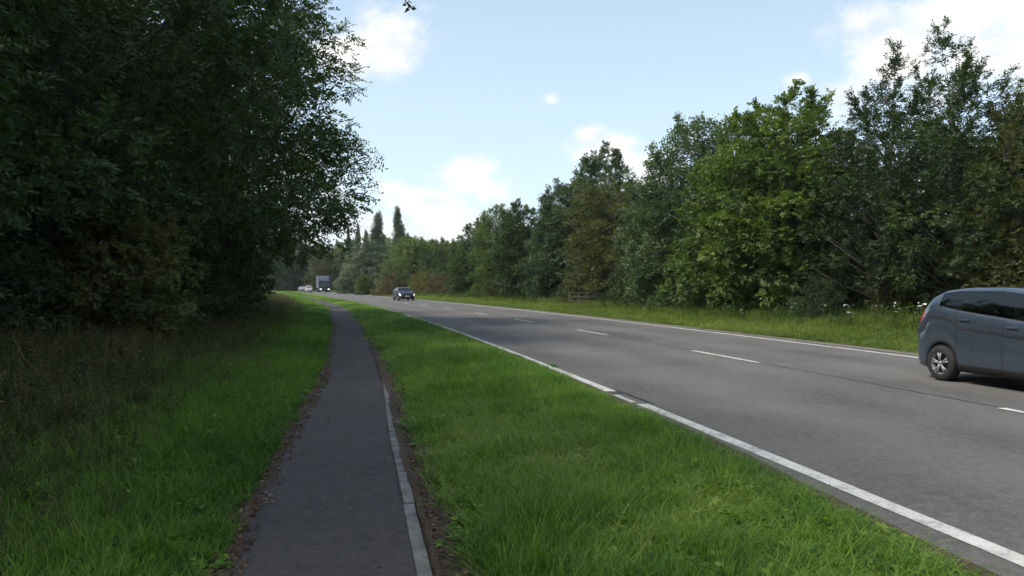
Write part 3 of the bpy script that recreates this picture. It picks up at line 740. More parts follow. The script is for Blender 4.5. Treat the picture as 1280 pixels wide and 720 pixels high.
def zone_z(x, y):
    if x > float(XC(y)) + 5: return float(zR(np.array(x), np.array(y)))
    return float(zL(np.array(x), np.array(y)))
def T(sp, name, label, px=None, Y=None, X=None, top=None, h=None, rz=0, mat=None, group=None, cat='tree', sq=1.0):
    """plant at distance Y, sideways place from the photograph's column or metres, height from its top row or metres"""
    if X is None: X = (px - 640) / 924.0 * Y
    z = zone_z(X, Y) - .03
    if h is None: h = (357 - top) / 924.0 * Y + H_CAM - z
    H0 = {'ash_a': 14, 'ash_b': 15, 'ash_open': 12.5, 'field_a': 11.5, 'field_b': 11, 'beech': 9.5, 'poplar': 20, 'willow': 11, 'round': 10.5, 'shrub': 3.2, 'hazel': 4.4}[sp]
    return SP[sp].plant(name, label, cat, X, Y, z, h / H0 / sq, rz, group, M[mat] if mat else None, sq)
GR = 'trees in the row beyond the far verge'
T('ash_open', 'ash_tree', 'wispy dark ash with thin pale trunk, tallest tree behind the grey car', 1187, 29.5, top=58, rz=.4, group=GR)
T('ash_open', 'ash_tree', 'thin topped dark ash just left of the tallest right-hand tree', 1108, 31.5, top=84, rz=2.6, group=GR)
T('ash_open', 'ash_tree', 'olive brown tree with bare twigs at the right edge of the photo', 1290, 28, top=98, rz=4.2, mat='leaf_olive', group=GR)
T('hazel', 'bush', 'yellowish bush behind the roof of the grey car', 1275, 26.5, top=305, rz=1, cat='bush', mat='leaf_olive')
T('field_a', 'field_tree', 'bright green broad tree left of the two thin topped ashes', 1005, 36.5, top=122, rz=.9, mat='leaf_bright', group=GR)
T('field_a', 'field_tree', 'light green tree with feathery top, second left of the thin topped ashes', 925, 39.5, top=140, rz=3.5, mat='leaf_bright', group=GR)
T('field_b', 'field_tree', 'dark tree with a small notch of cloud beside its top, right of the olive beech', 868, 45.5, top=160, rz=2.2, mat='leaf_bluegreen', group=GR)
T('field_b', 'field_tree', 'dark low tree between the olive beech and the bright green trees', 828, 50, top=235, rz=5.1, group=GR)
T('beech', 'beech_tree', 'olive and rusty beech with flat layered branches', 771, 58, top=226, rz=.3, sq=.92, group=GR)
T('field_a', 'field_tree', 'bluish green tree with a spiky top behind the olive beech', 752, 68, top=192, rz=1.9, group=GR)
T('field_b', 'field_tree', 'dark green tree behind the small wooden barrier', 704, 70, top=238, rz=4.0, mat='leaf_bluegreen', group=GR)
T('field_a', 'field_tree', 'dull olive green tree with thin crown left of the barrier', 655, 76, top=255, rz=5.6, mat='leaf_dark', group=GR)
T('field_b', 'field_tree', 'olive green tree, second from the far end of the row', 620, 86, top=264, rz=.8, mat='leaf_ash', group=GR)
T('field_a', 'field_tree', 'dark green tree at the far end of the row, behind the navy car', 590, 97, top=278, rz=2.9, mat='leaf_dark', group=GR)
bk = random.Random(8)
for i in range(14):
    y = 31 + i * 5.6; x = float(XC(y)) + 20.5 + bk.uniform(0, 4)
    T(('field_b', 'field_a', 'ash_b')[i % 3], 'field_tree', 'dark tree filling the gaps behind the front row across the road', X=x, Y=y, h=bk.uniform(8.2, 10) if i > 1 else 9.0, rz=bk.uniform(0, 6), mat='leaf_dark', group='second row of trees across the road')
# understorey along the far tree line
for i in range(19):
    y = 23 + i * 4.1 + bk.uniform(-1, 1); x = float(XC(y)) + 15.6 + bk.uniform(-.8, 1.2)
    if abs(y - 55) < 5: x += 3.5
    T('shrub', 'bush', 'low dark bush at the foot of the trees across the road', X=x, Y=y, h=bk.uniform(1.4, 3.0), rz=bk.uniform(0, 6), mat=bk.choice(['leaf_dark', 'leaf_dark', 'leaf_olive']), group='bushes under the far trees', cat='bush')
T('shrub', 'bush', 'leafy green bush on the far verge left of the grey car', 1020, 31, h=1.6, rz=.5, mat='leaf_dark', cat='bush')
T('shrub', 'bush', 'yellow green bush at the left foot of the far row of trees', 622, 80, top=346, rz=2, mat='leaf_olive', cat='bush')
# far end: poplars, willow, shrubs beyond the bend
T('poplar', 'poplar_tree', 'slim poplar rising highest on the skyline beyond the bend', 500, 190, top=262, rz=0, sq=.85)
T('poplar', 'poplar_tree', 'poplar second from the right on the skyline, slightly lower', 470, 200, top=268, rz=2, sq=.72)
T('poplar', 'poplar_tree', 'dark slim poplar, third from the right on the skyline', 447, 195, top=282, rz=4, sq=1.15)
T('poplar', 'poplar_tree', 'dark slim poplar, leftmost on the skyline beyond the bend', 436, 188, top=290, rz=1, sq=1.2)
T('poplar', 'poplar_tree', 'faint poplar between the two tallest poplars on the skyline', 459, 230, top=290, rz=5)
T('willow', 'willow_tree', 'pale grey green willow below the poplars beyond the bend', 466, 160, top=304, rz=1)
T('willow', 'willow_tree', 'small grey willow beside the lorry beyond the bend', 436, 150, top=334, rz=3)
T('round', 'broadleaf_tree', 'wide round green tree between the willow and the far row of trees', 520, 150, top=299, rz=0, sq=.9)
T('round', 'broadleaf_tree', 'round green tree right of the wide one beyond the navy car', 552, 160, top=304, rz=2, sq=.9)
T('round', 'broadleaf_tree', 'low round tree between willow and wide green tree', 492, 140, top=325, rz=4)
T('round', 'broadleaf_tree', 'olive yellowing tree behind the lorry', 412, 215, top=312, rz=1, mat='leaf_olive')
T('round', 'broadleaf_tree', 'light green tree above the white car', 390, 235, top=310, rz=3, mat='leaf_field')
T('round', 'broadleaf_tree', 'dark tree at the far left of the bend above the cars', 360, 225, top=300, rz=5, mat='leaf_dark')
T('shrub', 'bush', 'reddish brown bush left of the navy car', 488, 118, top=344, rz=1, mat='leaf_russet', cat='bush')
T('shrub', 'bush', 'yellow bush right of the navy car', 527, 112, top=343, rz=3, mat='leaf_gold', cat='bush')
T('shrub', 'bush', 'russet bush at the left end of the far row of trees', 551, 108, top=345, rz=5, mat='leaf_russet', cat='bush')
for i, (px, Y, tp) in enumerate([(575, 180, 305), (535, 200, 303), (480, 240, 300), (430, 250, 305), (340, 260, 300), (455, 130, 345)]):
    T('round', 'broadleaf_tree', 'distant green tree behind the wide round trees beyond the bend', px, Y, top=tp, rz=i, group='distant trees beyond the bend')
# ---- left side
GL = 'trees overhanging the bank left of the path'
T('ash_a', 'ash_tree', 'big dark ash whose leafy edge hangs out over the footpath', X=-12.9, Y=30, h=17.6, rz=.6, group=GL)
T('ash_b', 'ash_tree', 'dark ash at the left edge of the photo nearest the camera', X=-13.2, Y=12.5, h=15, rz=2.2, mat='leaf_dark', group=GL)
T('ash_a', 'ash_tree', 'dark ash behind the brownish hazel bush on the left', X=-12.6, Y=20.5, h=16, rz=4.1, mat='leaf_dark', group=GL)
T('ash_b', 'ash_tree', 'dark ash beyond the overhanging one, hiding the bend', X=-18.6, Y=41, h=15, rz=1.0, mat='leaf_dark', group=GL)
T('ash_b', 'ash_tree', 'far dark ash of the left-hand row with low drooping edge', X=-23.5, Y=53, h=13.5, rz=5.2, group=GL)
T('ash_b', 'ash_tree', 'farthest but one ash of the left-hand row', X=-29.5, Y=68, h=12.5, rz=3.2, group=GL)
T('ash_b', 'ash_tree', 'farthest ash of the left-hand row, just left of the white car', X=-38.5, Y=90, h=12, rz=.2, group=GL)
for i, (x, y, hh) in enumerate([(-20.5, 22, 15.5), (-21.5, 34, 16), (-25.5, 43, 15), (-30, 54, 15), (-36, 68, 14), (-10.3, 5, 14.5), (-13, 4, 12), (-11.5, -5, 15), (-11, -12, 15), (-9.5, -21, 15), (-18, -14, 15), (-45, 88, 13), (-45, 110, 12)]):  # the ashes behind the camera are unseen, added to shade bank and path
    deep = T(('ash_a', 'ash_b')[i % 2], 'ash_tree', 'dark ash of the left wood, deep in it or unseen and added for shade', X=x, Y=y, h=hh, rz=i * 1.7, mat='leaf_dark', group='trees deep in the left wood')
# one long bough of the ash above the path, its drooping tip just in view
host = [o for o in COL.objects if o.name.startswith('ash_tree') and abs(o.location.x + 10.3) < .01 and abs(o.location.y - 5) < .01][0]
host['label'] = 'ash above the path whose twig tip dangles at the top of the photo'
q = np.array([[-10.2, 5, 6.2], [-7.5, 4.9, 7.2], [-4.4, 5.2, 7.2], [-2, 5.6, 6.2], [-1.15, 5.9, 4.9], [-.98, 6.0, 4.25], [-.90, 6.05, 4.03], [-.84, 6.08, 3.93]])
r = np.random.default_rng(77); bv, bf = tube_np(q, np.array([.07, .055, .04, .028, .016, .009, .006, .004]), 6)
inv = (Matrix.Translation(host.location) @ host.rotation_euler.to_matrix().to_4x4() @ Matrix.Diagonal((*host.scale, 1))).inverted()
bo = obj('bough', np_mesh('bough', np.array(bv), [tuple(f) for f in bf], None, True), B, host); bo.matrix_parent_inverse = inv
tt = np.concatenate([r.uniform(1.5, 3.6, 87), [6.2, 6.6, 6.8]]); pp = np.stack([np.interp(tt, np.arange(8), q[:, i]) for i in range(3)], 1)
lv, lfc, lt = sprays(r, pp, unit(np.array([.4, .3, -.5]) + r.normal(0, .7, (90, 3))), 4, .06, .07, .03, 'pinnate', np.full(90, .4))
bl = obj('bough_leaves', np_mesh('bough_leaves', lv, lfc, {'tint': lt}), M['leaf_dark'], host); bl.matrix_parent_inverse = inv
T('hazel', 'hazel_bush', 'brownish green hazel bush under the left trees', X=-9.7, Y=18, h=3.2, rz=0, cat='bush')
T('hazel', 'hazel_bush', 'dim bush at the left edge of the photo under the nearest ash', X=-11.4, Y=14.5, h=3.0, rz=2, mat='leaf_dark', cat='bush')
T('hazel', 'hazel_bush', 'dark bush on the bank below the overhanging ash', X=-12.2, Y=27, h=3.2, rz=4, mat='leaf_dark', cat='bush')
for i, (x, y, hh) in enumerate([(-14.0, 33, 4.4), (-16.3, 40, 4.4), (-20.0, 49, 4.4), (-24.3, 60, 4.4), (-29.8, 75, 4.4), (-36, 92, 4.6), (-18, 36, 5), (-15, 16, 3.4), (-15.5, 23, 4), (-16.5, 29, 4)]):
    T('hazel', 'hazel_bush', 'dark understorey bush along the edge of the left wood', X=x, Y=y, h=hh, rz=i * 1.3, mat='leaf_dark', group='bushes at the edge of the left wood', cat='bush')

# ------------------------------------------------------------------ wooden barrier on the far verge
bx, by = (729 - 640) / 924. * 53.5, 53.5
bz = zone_z(bx, by)
fe = empty('wooden_barrier', (bx, by, bz), -.1); tag(fe, 'small weathered wooden post and rail barrier before the far trees', 'barrier')
wood = bark_mat('weathered_wood', (.10, .095, .08), (.24, .225, .195))
for i in range(4):
    MB().box(-1.0 + i * .65 - .04, -1.0 + i * .65 + .04, -.04, .04, -.2, 1.05 - .03 * (i % 2), .008).build('post', wood, fe)
for i, z in enumerate((.36, .66, .95)):
    MB().box(-1.05, 1.01, -.075, -.042, z - .025, z + .025, .006).build('rail', wood, fe)

# ------------------------------------------------------------------ vehicles
def car_paint(name, col, rough=.32, metal=.5, coat=.8):
    m, nt, b = new_mat(name)
    t = nt.nodes.new('ShaderNodeTexCoord')
    n = nnoise(nt, 3, 4, .6, t.outputs['Object'])
    dusty = nramp(nt, n, [(.35, col), (.75, tuple(c * .8 + .02 for c in col))])
    nt.links.new(dusty, b.inputs['Base Color']); b.inputs['Metallic'].default_value = metal
    nt.links.new(nmath(nt, 'ADD', nmath(nt, 'MULTIPLY', n, .2), rough - .08), b.inputs['Roughness'])
    b.inputs['Coat Weight'].default_value = coat; b.inputs['Coat Roughness'].default_value = .06
    # the inside of the shell is dark trim, not paint
    ge = nt.nodes.new('ShaderNodeNewGeometry'); dk = nt.nodes.new('ShaderNodeBsdfDiffuse'); dk.inputs[0].default_value = (.03, .03, .03, 1)
    mx = nt.nodes.new('ShaderNodeMixShader'); nt.links.new(ge.outputs['Backfacing'], mx.inputs[0]); nt.links.new(b.outputs[0], mx.inputs[1]); nt.links.new(dk.outputs[0], mx.inputs[2])
    nt.links.new(mx.outputs[0], nt.nodes['Material Output'].inputs[0])
    return m
def glass_mat():
    m, nt, b = new_mat('car_glass')
    t = nt.nodes.new('ShaderNodeBsdfTransparent'); t.inputs[0].default_value = (.30, .33, .34, 1)
    g = nt.nodes.new('ShaderNodeBsdfGlossy'); g.inputs['Roughness'].default_value = .03
    f = nt.nodes.new('ShaderNodeFresnel'); f.inputs[0].default_value = 1.5
    mx = nt.nodes.new('ShaderNodeMixShader'); nt.links.new(nmath(nt, 'ADD', f.outputs[0], .03), mx.inputs[0]); nt.links.new(t.outputs[0], mx.inputs[1]); nt.links.new(g.outputs[0], mx.inputs[2])
    nt.links.new(mx.outputs[0], nt.nodes['Material Output'].inputs[0])
    return m
M['glass'] = glass_mat()
M['trim'] = simple('cabin_trim', (.03, .03, .032), .85)
M['seat'] = simple('seat_fabric', (.045, .045, .05), .9)
M['tyre'] = simple('tyre_rubber', (.018, .018, .019), .8)
M['rim'] = simple('alloy_rim', (.34, .35, .37), .5, .6)
M['plastic'] = simple('black_plastic', (.02, .02, .021), .6)
M['redlens'] = simple('red_lens', (.28, .012, .018), .2, 0, .5, .5)
M['chrome'] = simple('chrome_trim', (.55, .55, .56), .2, .9)
M['plate_w'] = simple('plate_white', (.72, .72, .70), .5)
M['plate_y'] = simple('plate_yellow', (.70, .52, .06), .5)
def lamp_mat():
    m, nt, b = new_mat('headlamp_lens'); b.inputs['Base Color'].default_value = (.8, .82, .85, 1); b.inputs['Roughness'].default_value = .15
    b.inputs['Emission Color'].default_value = (1, .97, .9, 1); b.inputs['Emission Strength'].default_value = 1.2
    return m
M['lamp'] = lamp_mat()
M['lens'] = simple('clear_lens', (.30, .31, .33), .12, .3, .6, .5)
def smooth_interp(x, pts):
    """monotone smooth curve through points"""
    px = np.array([p[0] for p in pts], float); py = np.array([p[1] for p in pts], float)
    d = np.diff(py) / np.diff(px); m = np.zeros(len(px)); m[0] = d[0]; m[-1] = d[-1]
    for i in range(1, len(px) - 1):
        m[i] = 0 if d[i - 1] * d[i] <= 0 else 2 * d[i - 1] * d[i] / (d[i - 1] + d[i])
    i = np.clip(np.searchsorted(px, x) - 1, 0, len(px) - 2); h = px[i + 1] - px[i]; t = np.clip((x - px[i]) / h, 0, 1)
    return (2*t**3-3*t**2+1)*py[i] + (t**3-2*t**2+t)*h*m[i] + (-2*t**3+3*t**2)*py[i+1] + (t**3-t**2)*h*m[i+1]
class Car:
    def __init__(s, L, W, top, belt, plan, wheels, wr, sill=.21):
        s.L, s.W, s.wheels, s.wr = L, W, wheels, wr
        xs = np.unique(np.round(np.concatenate([np.linspace(0, .3, 22), np.linspace(.3, L - .4, int(L / .03)), np.linspace(L - .4, L, 24)]), 4)); s.xs = xs
        zt = smooth_interp(xs, top); zb_ = np.minimum(smooth_interp(xs, belt), zt - .02); w = smooth_interp(xs, plan) * W / 2
        z0 = sill + .16 * np.clip(1 - xs / .25, 0, 1) ** 2 + .05 * np.clip(1 - (L - xs) / .3, 0, 1) ** 2
        for wx in wheels:
            R_ = wr + .055; dd = np.abs(xs - wx)
            z0 = np.maximum(z0, np.where(dd < R_, wr + np.sqrt(np.maximum(R_ ** 2 - dd ** 2, 0)), 0))
        g = np.clip((zt - zb_ - .03) / .42, 0, 1); wro = w * (.93 - .19 * g); ze = zt - .02 - .05 * g; wg = w * (.955 - .015 * g)
        rows = []
        fr = [(.0, .80, 0), (.0, .965, 0), (.12, .985, .01), (.30, 1.0, 0), (.48, 1.0, 0), (.62, .988, 0), (.715, .960, 0), (.75, 1.008, 0), (.88, .985, 0), (1.0, .958, 0)]
        for t, k, _ in fr: rows.append(np.stack([w * k, z0 + (zb_ - z0) * t], 1))
        zlo = zb_ + np.minimum(.02, (ze - zb_) * .2)
        for t in (0, .33, .66, 1.0):
            bulge = .012 * sin(pi * t) * g
            rows.append(np.stack([wg + (wro - wg) * t + bulge, zlo + (ze - zlo) * t], 1))
        rows.append(np.stack([wro * .95, ze + (zt - ze) * .55], 1)); rows.append(np.stack([wro * .78, ze + (zt - ze) * .85], 1))
        rows.append(np.stack([wro * .42, zt - .004 * g], 1)); rows.append(np.stack([wro * 0, zt], 1))
        s.G = np.stack(rows, 1)          # stations x rows x (y,z)
        s.nr = len(rows); s.B = 9        # row 9 = belt, rows 10..13 glass, 13 roof edge
        s.e = None
        s.taken = set()
    def pos(s, i, j, side, off=0.0):
        y, z = s.G[i, j]
        return (s.xs[i] - s.L / 2, side * (y + off), z)
    def si(s, x): return int(np.argmin(np.abs(s.xs - x)))
    def patch(s, name, mat, x0, x1, r0, r1, sides=(1, -1), off=.0, parent=None, take=True, join=False):
        i0, i1 = s.si(x0), s.si(x1); out = []; mb = MB()
        for sd in sides:
            if not join: mb = MB()
            n = len(mb.v); c = r1 - r0 + 1
            for i in range(i0, i1 + 1):
                for j in range(r0, r1 + 1):
                    p = np.array(s.pos(i, j, sd)); 
                    if off:
                        nn = s.normal(i, j, sd); p = p + nn * off
                    mb.v.append(tuple(p))
            for i in range(i1 - i0):
                for j in range(r1 - r0):
                    a = n + i * c + j; q = (a, a + c, a + c + 1, a + 1); mb.f.append(q[::-1] if sd > 0 else q)
                    if take: s.taken.add((i0 + i, r0 + j))
            if not join: out.append(mb.build(name, mat, parent or s.e, True))
        if join: out.append(mb.build(name, mat, parent or s.e, True))
        return out
    def normal(s, i, j, sd):
        i0, i1 = max(i - 1, 0), min(i + 1, len(s.xs) - 1); j0, j1 = max(j - 1, 0), min(j + 1, s.nr - 1)
        a = np.array(s.pos(i1, j, sd)) - np.array(s.pos(i0, j, sd)); b = np.array(s.pos(i, j1, sd)) - np.array(s.pos(i, j0, sd))
        n = np.cross(a, b) * sd; n = -n if n[1] * sd < -.2 else n; return n / (np.linalg.norm(n) + 1e-9)
    def body(s, mat):
        mb = MB(); nx, nr = len(s.xs), s.nr
        for sd in (1, -1):
            n = len(mb.v)
            for i in range(nx):
                for j in range(nr): mb.v.append(s.pos(i, j, sd))
            for i in range(nx - 1):
                for j in range(nr - 1):
                    if (i, j) in s.taken: continue
                    a = n + i * nr + j; q = (a, a + nr, a + nr + 1, a + 1); mb.f.append(q[::-1] if sd > 0 else q)
        o = nx * nr
        for i, rev in ((0, False), (nx - 1, True)):
            for j in range(nr - 2):
                q = (i * nr + j, i * nr + j + 1, o + i * nr + j + 1, o + i * nr + j); mb.f.append(q if rev else q[::-1])
        return mb.build('body', mat, s.e, True)
    def seam(s, x, r0, r1, mat, parent, rad=.005):
        i = s.si(x)
        for sd in (1, -1):
            pts = [np.array(s.pos(i, j, sd)) + s.normal(i, j, sd) * .000 for j in range(r0, r1 + 1)]
            MB().tube(pts, [rad] * len(pts), 5).build('door_seam', mat, parent)
    def make_wheels(s, track, tw=.2):
        R_ = s.wr
        for wx in s.wheels:
            for sd in (1, -1):
                w = MB().lathe([(R_ * .62, -tw / 2), (R_ * .80, -tw / 2 - .008), (R_ * .95, -tw / 2 + .01), (R_, -tw / 2 + .035), (R_, tw / 2 - .035), (R_ * .95, tw / 2 - .01), (R_ * .80, tw / 2 + .008), (R_ * .62, tw / 2)], 36).build('wheel', M['tyre'], s.e, True)
                w.location = (wx - s.L / 2, sd * (track / 2), R_)
                rm = MB(); yo = sd * (tw / 2 - .012)
                rm.lathe([(R_ * .56, yo - sd * .05), (R_ * .635, yo), (R_ * .66, yo + sd * .012), (R_ * .62, yo + sd * .006)], 36)
                rm.lathe([(R_ * .001, yo + sd * .006), (R_ * .13, yo + sd * .004), (R_ * .15, yo - sd * .02)], 20)
                for k in range(5):
                    a = 2 * pi * k / 5 + .3 * sd + wx
                    for da in (-.16, .16):
                        u = np.array([cos(a), 0, sin(a)]); v = np.array([cos(a + da), 0, sin(a + da)])
                        p0 = u * R_ * .10 + np.array([0, yo - sd * .005, 0]); p1 = v * R_ * .62 + np.array([0, yo - sd * .004, 0])
                        rm.tube([p0, (p0 + p1) / 2, p1], [R_ * .055, R_ * .045, R_ * .05], 6)
                rm.build('rim', M['rim'], w, True)
                MB().lathe([(.001, yo - sd * .06), (R_ * .62, yo - sd * .06)], 24).build('brake_disc', M['plastic'], w)
def make_car(name, label, paint, L, W, top, belt, plan, wheels, wr, track, cfg, loc, ang):
    c = Car(L, W, top, belt, plan, wheels, wr)
    e = empty(name, loc, ang); tag(e, label, 'car'); c.e = e
    for (x0, x1) in cfg['side']: c.patch('side_window', M['glass'], x0, x1, 10, 13)
    c.patch('windscreen', M['glass'], cfg['ws'][0], cfg['ws'][1], 14, 17, join=True)
    c.patch('rear_window', M['glass'], cfg['rw'][0], cfg['rw'][1], 14, 17, join=True)
    c.patch('tail_light', M['redlens'], *cfg['tail'])
    c.patch('headlight', M['lamp'] if cfg.get('lit') else M['lens'], *cfg['head'])
    c.patch('sill_trim', M['plastic'], wheels[0] + wr + .07, wheels[1] - wr - .07, 0, 2)
    b = c.body(paint)
    for x in cfg['seams']: c.seam(x, 1, 9, M['plastic'], b)
    # dark lower trim, wheel wells and floor
    h = L / 2; MB().box(-h + .16, h - .2, -W * .36, W * .36, .17, .62).build('underbody', M['plastic'], e)
    for wx in wheels: MB().box(wx - h - wr - .02, wx - h + wr + .02, -W * .455, W * .455, wr + .12, wr * 2 + .03, .02).build('wheel_well', M['plastic'], e)
    c.make_wheels(track)
    # window surround along the belt
    i0, i1 = c.si(cfg['side'][0][0]), c.si(cfg['side'][-1][1])
    for sd in (1, -1):
        pts = [np.array(c.pos(i, 10, sd)) + c.normal(i, 10, sd) * .002 for i in range(i0, i1 + 1, 3)]
        MB().tube(pts, [.009] * len(pts), 6).build('window_trim', M['plastic'], e)
    for x in cfg['handles']:
        i = c.si(x)
        for sd in (1, -1):
            p = np.array(c.pos(i, 8, sd))
            MB().box(p[0] - .10, p[0] + .10, p[1] - .012 + sd * .012, p[1] + .012 + sd * .012, p[2] - .016, p[2] + .016, .008).build('door_handle', paint, e, True)
    i = c.si(cfg['mirror'])
    for sd in (1, -1):
        p = np.array(c.pos(i, 10, sd))
        MB().box(p[0] - .07, p[0] + .08, p[1] + sd * .10 - .09, p[1] + sd * .10 + .09, p[2] + .0, p[2] + .15, .045).build('wing_mirror', paint, e, True)
        MB().box(p[0] - .03, p[0] + .03, p[1] - .05, p[1] + .05, p[2] - .01, p[2] + .04).build('mirror_stalk', M['plastic'], e)
    # cabin: floor, dashboard, seats
    xs0 = cfg['seams'][0] - h; xs1 = cfg['seams'][1] - h; zr_ = cfg['roof_z']
    MB().box(xs0 - .5, cfg['ws'][1] - h - .1, -W * .40, W * .40, .60, .66).build('cabin_floor', M['trim'], e)
    MB().box(cfg['ws'][1] - h - .55, cfg['ws'][1] - h - .10, -W * .40, W * .40, .62, .90, .04).build('dashboard', M['trim'], e)
    for (sx, ys) in ((xs1 + .12, (-.36, .36)), (xs0 - .05, (-.40, 0, .40))):
        for y in ys:
            st = MB().add([(sx - .02, y - .2, .62), (sx - .02, y + .2, .62), (sx - .22, y + .2, 1.14), (sx - .22, y - .2, 1.14), (sx + .10, y - .2, .62), (sx + .10, y + .2, .62), (sx - .13, y + .18, 1.15), (sx - .13, y - .18, 1.15)],
                     [(0, 3, 2, 1), (4, 5, 6, 7), (3, 7, 6, 2), (0, 4, 7, 3), (1, 2, 6, 5)]).build('seat', M['seat'], e)
            MB().box(sx - .25, sx - .15, y - .12, y + .12, 1.16, min(1.34, zr_ - .12), .03).build('headrest', M['seat'], st)
    # nose: grille, lower intake, plate; tail: plate, lower bumper
    zf = cfg['nose']
    MB().box(h - .05, h + .008, -W * .20, W * .20, zf - .07, zf + .05, .012).build('grille', M['plastic'], e)
    MB().box(h - .05, h + .012, -W * .19, W * .19, zf - .005, zf + .012).build('grille_bar', M['chrome'], e)
    MB().box(h - .06, h + .004, -W * .30, W * .30, .27, .38, .012).build('lower_intake', M['plastic'], e)
    MB().box(h - .04, h + .02, -.26, .26, .42, .53, .004).build('number_plate', M['plate_w'], e)
    MB().box(-h - .012, -h + .06, -.26, .26, .66, .77, .004).build('number_plate', M['plate_y'], e)
    MB().box(-h - .006, -h + .10, -W * .33, W * .33, .30, .40, .02).build('bumper_insert', M['plastic'], e)
    zr = cfg['roof_z']
    MB().add([(-h + cfg['spoil'] - .02, y * W * .30, zr - .035) for y in (-1, 1)] + [(-h + cfg['spoil'] + .25, y * W * .30, zr - .012) for y in (-1, 1)] + [(-h + cfg['spoil'] - .02, y * W * .30, zr - .005) for y in (-1, 1)] + [(-h + cfg['spoil'] + .25, y * W * .30, zr + .005) for y in (-1, 1)],
             [(0, 1, 3, 2), (4, 6, 7, 5), (0, 4, 5, 1), (2, 3, 7, 6), (0, 2, 6, 4), (1, 5, 7, 3)]).build('spoiler', paint, e)
    MB().add([(-h + cfg['spoil'] + .30, -.02, zr - .005), (-h + cfg['spoil'] + .30, .02, zr - .005), (-h + cfg['spoil'] + .50, .015, zr), (-h + cfg['spoil'] + .50, -.015, zr), (-h + cfg['spoil'] + .31, 0, zr + .06)],
             [(0, 3, 2, 1), (0, 1, 4), (1, 2, 4), (2, 3, 4), (3, 0, 4)]).build('aerial_fin', paint, e)
    return e
def on_road(Y, off): p = road_pt(Y, off); return (p[0], p[1], .013)
def heading(Y, sign):     # sign -1: towards the camera
    s = float(slope(Y)); return math.atan2(sign * 1.0, sign * s)
plan_h = [(0, .70), (.05, .83), (.15, .91), (.5, .975), (1.2, 1), (3.0, 1), (3.5, .965), (3.8, .88), (3.95, .76), (4.02, .62)]
# grey-blue hatchback passing on the right
L_, W_ = 4.02, 1.70
top = [(0, .76), (.03, .90), (.08, 1.02), (.16, 1.14), (.30, 1.32), (.48, 1.48), (.70, 1.57), (1.05, 1.61), (1.6, 1.62), (2.2, 1.57), (2.5, 1.47), (3.2, 1.07), (3.6, .96), (3.85, .84), (3.97, .70), (4.02, .58)]
belt = [(0, .70), (.05, .90), (.15, 1.06), (.45, 1.28), (.62, 1.265), (1.0, 1.205), (2.0, 1.10), (3.1, .97), (3.7, .80), (4.02, .55)]
ang = heading(12.2, -1); wxr = .70
lc = np.array([wxr - L_ / 2, -.79]); R2_ = np.array([[cos(ang), -sin(ang)], [sin(ang), cos(ang)]])
pos_ = np.array([7.42, 12.75]) - R2_ @ lc
make_car('hatchback_car', 'grey blue hatchback leaving the photo at the right edge', car_paint('paint_greyblue', (.046, .068, .098), .28, .35, 1.0), L_, W_, top, belt, plan_h, (wxr, 3.25), .30, 1.50,
         dict(side=[(.62, 1.02), (1.02, 1.92), (1.92, 2.78)], ws=(2.50, 3.14), rw=(.18, .46), tail=(.0, .30, 8, 11), head=(3.66, 3.95, 8, 10), seams=(1.05, 1.94, 3.0), handles=(1.22, 2.12), mirror=2.75, nose=.66, roof_z=1.545, spoil=.52), (pos_[0], pos_[1], .013), ang)
# navy saloon coming round the bend
L2, W2 = 4.55, 1.84
top2 = [(0, .72), (.04, .90), (.12, .99), (.35, 1.06), (.75, 1.20), (1.2, 1.37), (1.7, 1.46), (2.3, 1.47), (2.75, 1.38), (3.45, 1.02), (4.0, .93), (4.3, .84), (4.48, .70), (4.55, .56)]
belt2 = [(0, .70), (.05, .86), (.3, .98), (1.0, 1.0), (2.5, .95), (3.4, .90), (4.2, .76), (4.55, .53)]
plan2 = [(0, .78), (.06, .88), (.2, .95), (.8, .99), (1.6, 1), (3.3, 1), (4.0, .96), (4.3, .88), (4.48, .76), (4.55, .64)]
make_car('saloon_car', 'navy blue car with bright headlamps coming round the bend', car_paint('paint_navy', (.004, .005, .014), .45, 0, .15), L2, W2, top2, belt2, plan2, (.85, 3.62), .325, 1.60,
         dict(side=[(1.05, 1.40), (1.46, 2.15), (2.22, 3.0)], ws=(2.78, 3.40), rw=(.72, 1.22), tail=(.0, .26, 6, 9), head=(4.10, 4.47, 6, 9), lit=True, seams=(1.43, 2.18, 3.2), handles=(1.62, 2.35), mirror=3.0, nose=.70, roof_z=1.40, spoil=1.2), on_road(82, 2.25), heading(82, -1))
# white car going away, and another car beyond it
plan3 = [(x * .97, w) for x, w in plan_h]
make_car('hatchback_car', 'small white car driving away beside the lorry', car_paint('paint_white', (.72, .72, .70), .35, 0), L_, 1.68, top, belt, plan_h, (wxr, 3.25), .30, 1.46,
         dict(side=[(.62, 1.02), (1.02, 1.92), (1.92, 2.78)], ws=(2.50, 3.14), rw=(.14, .46), tail=(.0, .30, 8, 11), head=(3.66, 3.95, 8, 10), seams=(1.05, 1.94, 3.0), handles=(1.22, 2.12), mirror=2.75, nose=.66, roof_z=1.545, spoil=.52), on_road(178, -1.9), heading(178, 1))
make_car('saloon_car', 'tiny silver car half hidden left of the white car', car_paint('paint_silver', (.42, .44, .46), .35, .5), L2, W2, top2, belt2, plan2, (.85, 3.62), .325, 1.60,
         dict(side=[(1.05, 1.40), (1.46, 2.15), (2.22, 3.0)], ws=(2.78, 3.40), rw=(.72, 1.22), tail=(.0, .26, 6, 9), head=(4.10, 4.47, 6, 9), seams=(1.43, 2.18, 3.2), handles=(1.62, 2.35), mirror=3.0, nose=.70, roof_z=1.40, spoil=1.2), on_road(200, -2.2), heading(200, 1))
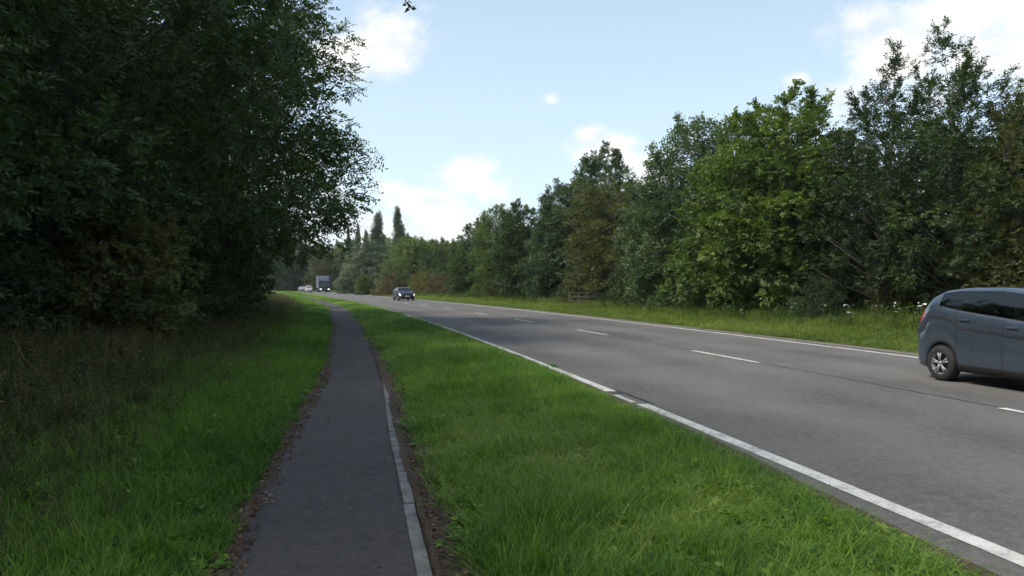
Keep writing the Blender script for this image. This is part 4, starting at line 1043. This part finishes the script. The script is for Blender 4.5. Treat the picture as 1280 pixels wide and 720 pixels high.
# lorry: cab with sleeper and roof deflector, curtain-sided box behind
lp = on_road(184, 2.2); le = empty('lorry', lp, heading(184, -1)); tag(le, 'dark blue lorry with tall box coming round the bend', 'lorry')
pb = car_paint('paint_lorry', (.018, .030, .055), .4, .1)
def prism(prof, y0, y1):
    mb = MB(); n = len(prof); mb.v = [(x, y0, z) for x, z in prof] + [(x, y1, z) for x, z in prof]
    mb.f = [tuple(range(n)), tuple(range(2 * n - 1, n - 1, -1))] + [(i, i + n, (i + 1) % n + n, (i + 1) % n) for i in range(n)]; return mb
prism([(0, .95), (2.0, .95), (2.2, 1.05), (2.25, 1.7), (2.08, 2.75), (1.95, 3.0), (0, 3.0)], -1.22, 1.22).build('cab', pb, le)
prism([(0.05, 3.0), (1.9, 3.0), (1.2, 3.65), (0.3, 3.95), (.05, 3.95)], -1.15, 1.15).build('roof_deflector', pb, le)
M['darkglass'] = simple('tinted_glass', (.015, .018, .02), .05, 0, .6)
prism([(2.252, 1.78), (2.262, 1.78), (2.115, 2.68), (2.105, 2.68)], -1.1, 1.1).build('windscreen', M['darkglass'], le)
prism([(2.10, 2.70), (2.42, 2.62), (2.42, 2.70), (2.10, 2.82)], -1.15, 1.15).build('sun_visor', M['darkglass'], le)
MB().box(2.2, 2.30, -.85, .85, 1.05, 1.62, .02).build('grille', M['plastic'], le)
for z in (1.18, 1.34, 1.5): MB().box(2.3, 2.32, -.8, .8, z - .025, z + .025).build('grille_bar', M['chrome'], le)
MB().box(1.6, 2.34, -1.23, 1.23, .38, .95, .05).build('bumper', pb, le)
for sd in (1, -1):
    MB().box(2.30, 2.36, sd * .95 - .22, sd * .95 + .22, .62, .86, .03).build('headlight', M['lamp'], le)
    MB().box(1.95, 2.15, sd * 1.42 - .12, sd * 1.42 + .12, 1.9, 2.6, .04).build('mirror', M['plastic'], le)
    MB().box(1.98, 2.06, sd * 1.28 - .10, sd * 1.28 + .10, 2.5, 2.54).build('mirror_arm', M['plastic'], le)
    prism([(.9, 1.85), (1.85, 1.85), (1.75, 2.6), (.9, 2.6)], sd * 1.222, sd * 1.23).build('side_window', M['darkglass'], le)
    for wx in (1.25, -3.4, -6.2, -7.4):
        w = MB().lathe([(.28, -.15), (.46, -.16), (.5, -.12), (.5, .12), (.46, .16), (.28, .15)], 28).build('wheel', M['tyre'], le, True); w.location = (wx, sd * 1.05, .5)
        MB().lathe([(.001, sd * .10), (.12, sd * .14), (.28, sd * .15)], 24).build('rim', M['rim'], w, True)
MB().box(-8.3, 1.8, -.55, .55, .55, .95).build('chassis', M['plastic'], le)
MB().box(-8.6, -.35, -1.26, 1.26, 1.0, 4.12, .04).build('cargo_box', simple('curtain_side', (.10, .115, .15), .55), le)
for sd in (1, -1): MB().box(-8.55, -.4, sd * 1.265 - .012, sd * 1.265 + .012, 1.0, 1.14).build('side_rail', M['chrome'], le)

# ------------------------------------------------------------------ air
hz_m = bpy.data.materials.new('haze_air'); hz_m.use_nodes = True; nt = hz_m.node_tree; nt.nodes.clear()
ho = nt.nodes.new('ShaderNodeOutputMaterial'); hv = nt.nodes.new('ShaderNodeVolumePrincipled')
hv.inputs['Color'].default_value = (.86, .92, .98, 1); hv.inputs['Density'].default_value = .0002; hv.inputs['Anisotropy'].default_value = .3
nt.links.new(hv.outputs[0], ho.inputs['Volume'])
haze = MB().box(-3600, 3600, -3600, 3600, -1.2, 27).build('haze', hz_m); tag(haze, 'thin pale haze in the air over the road and trees', 'haze', kind='stuff')
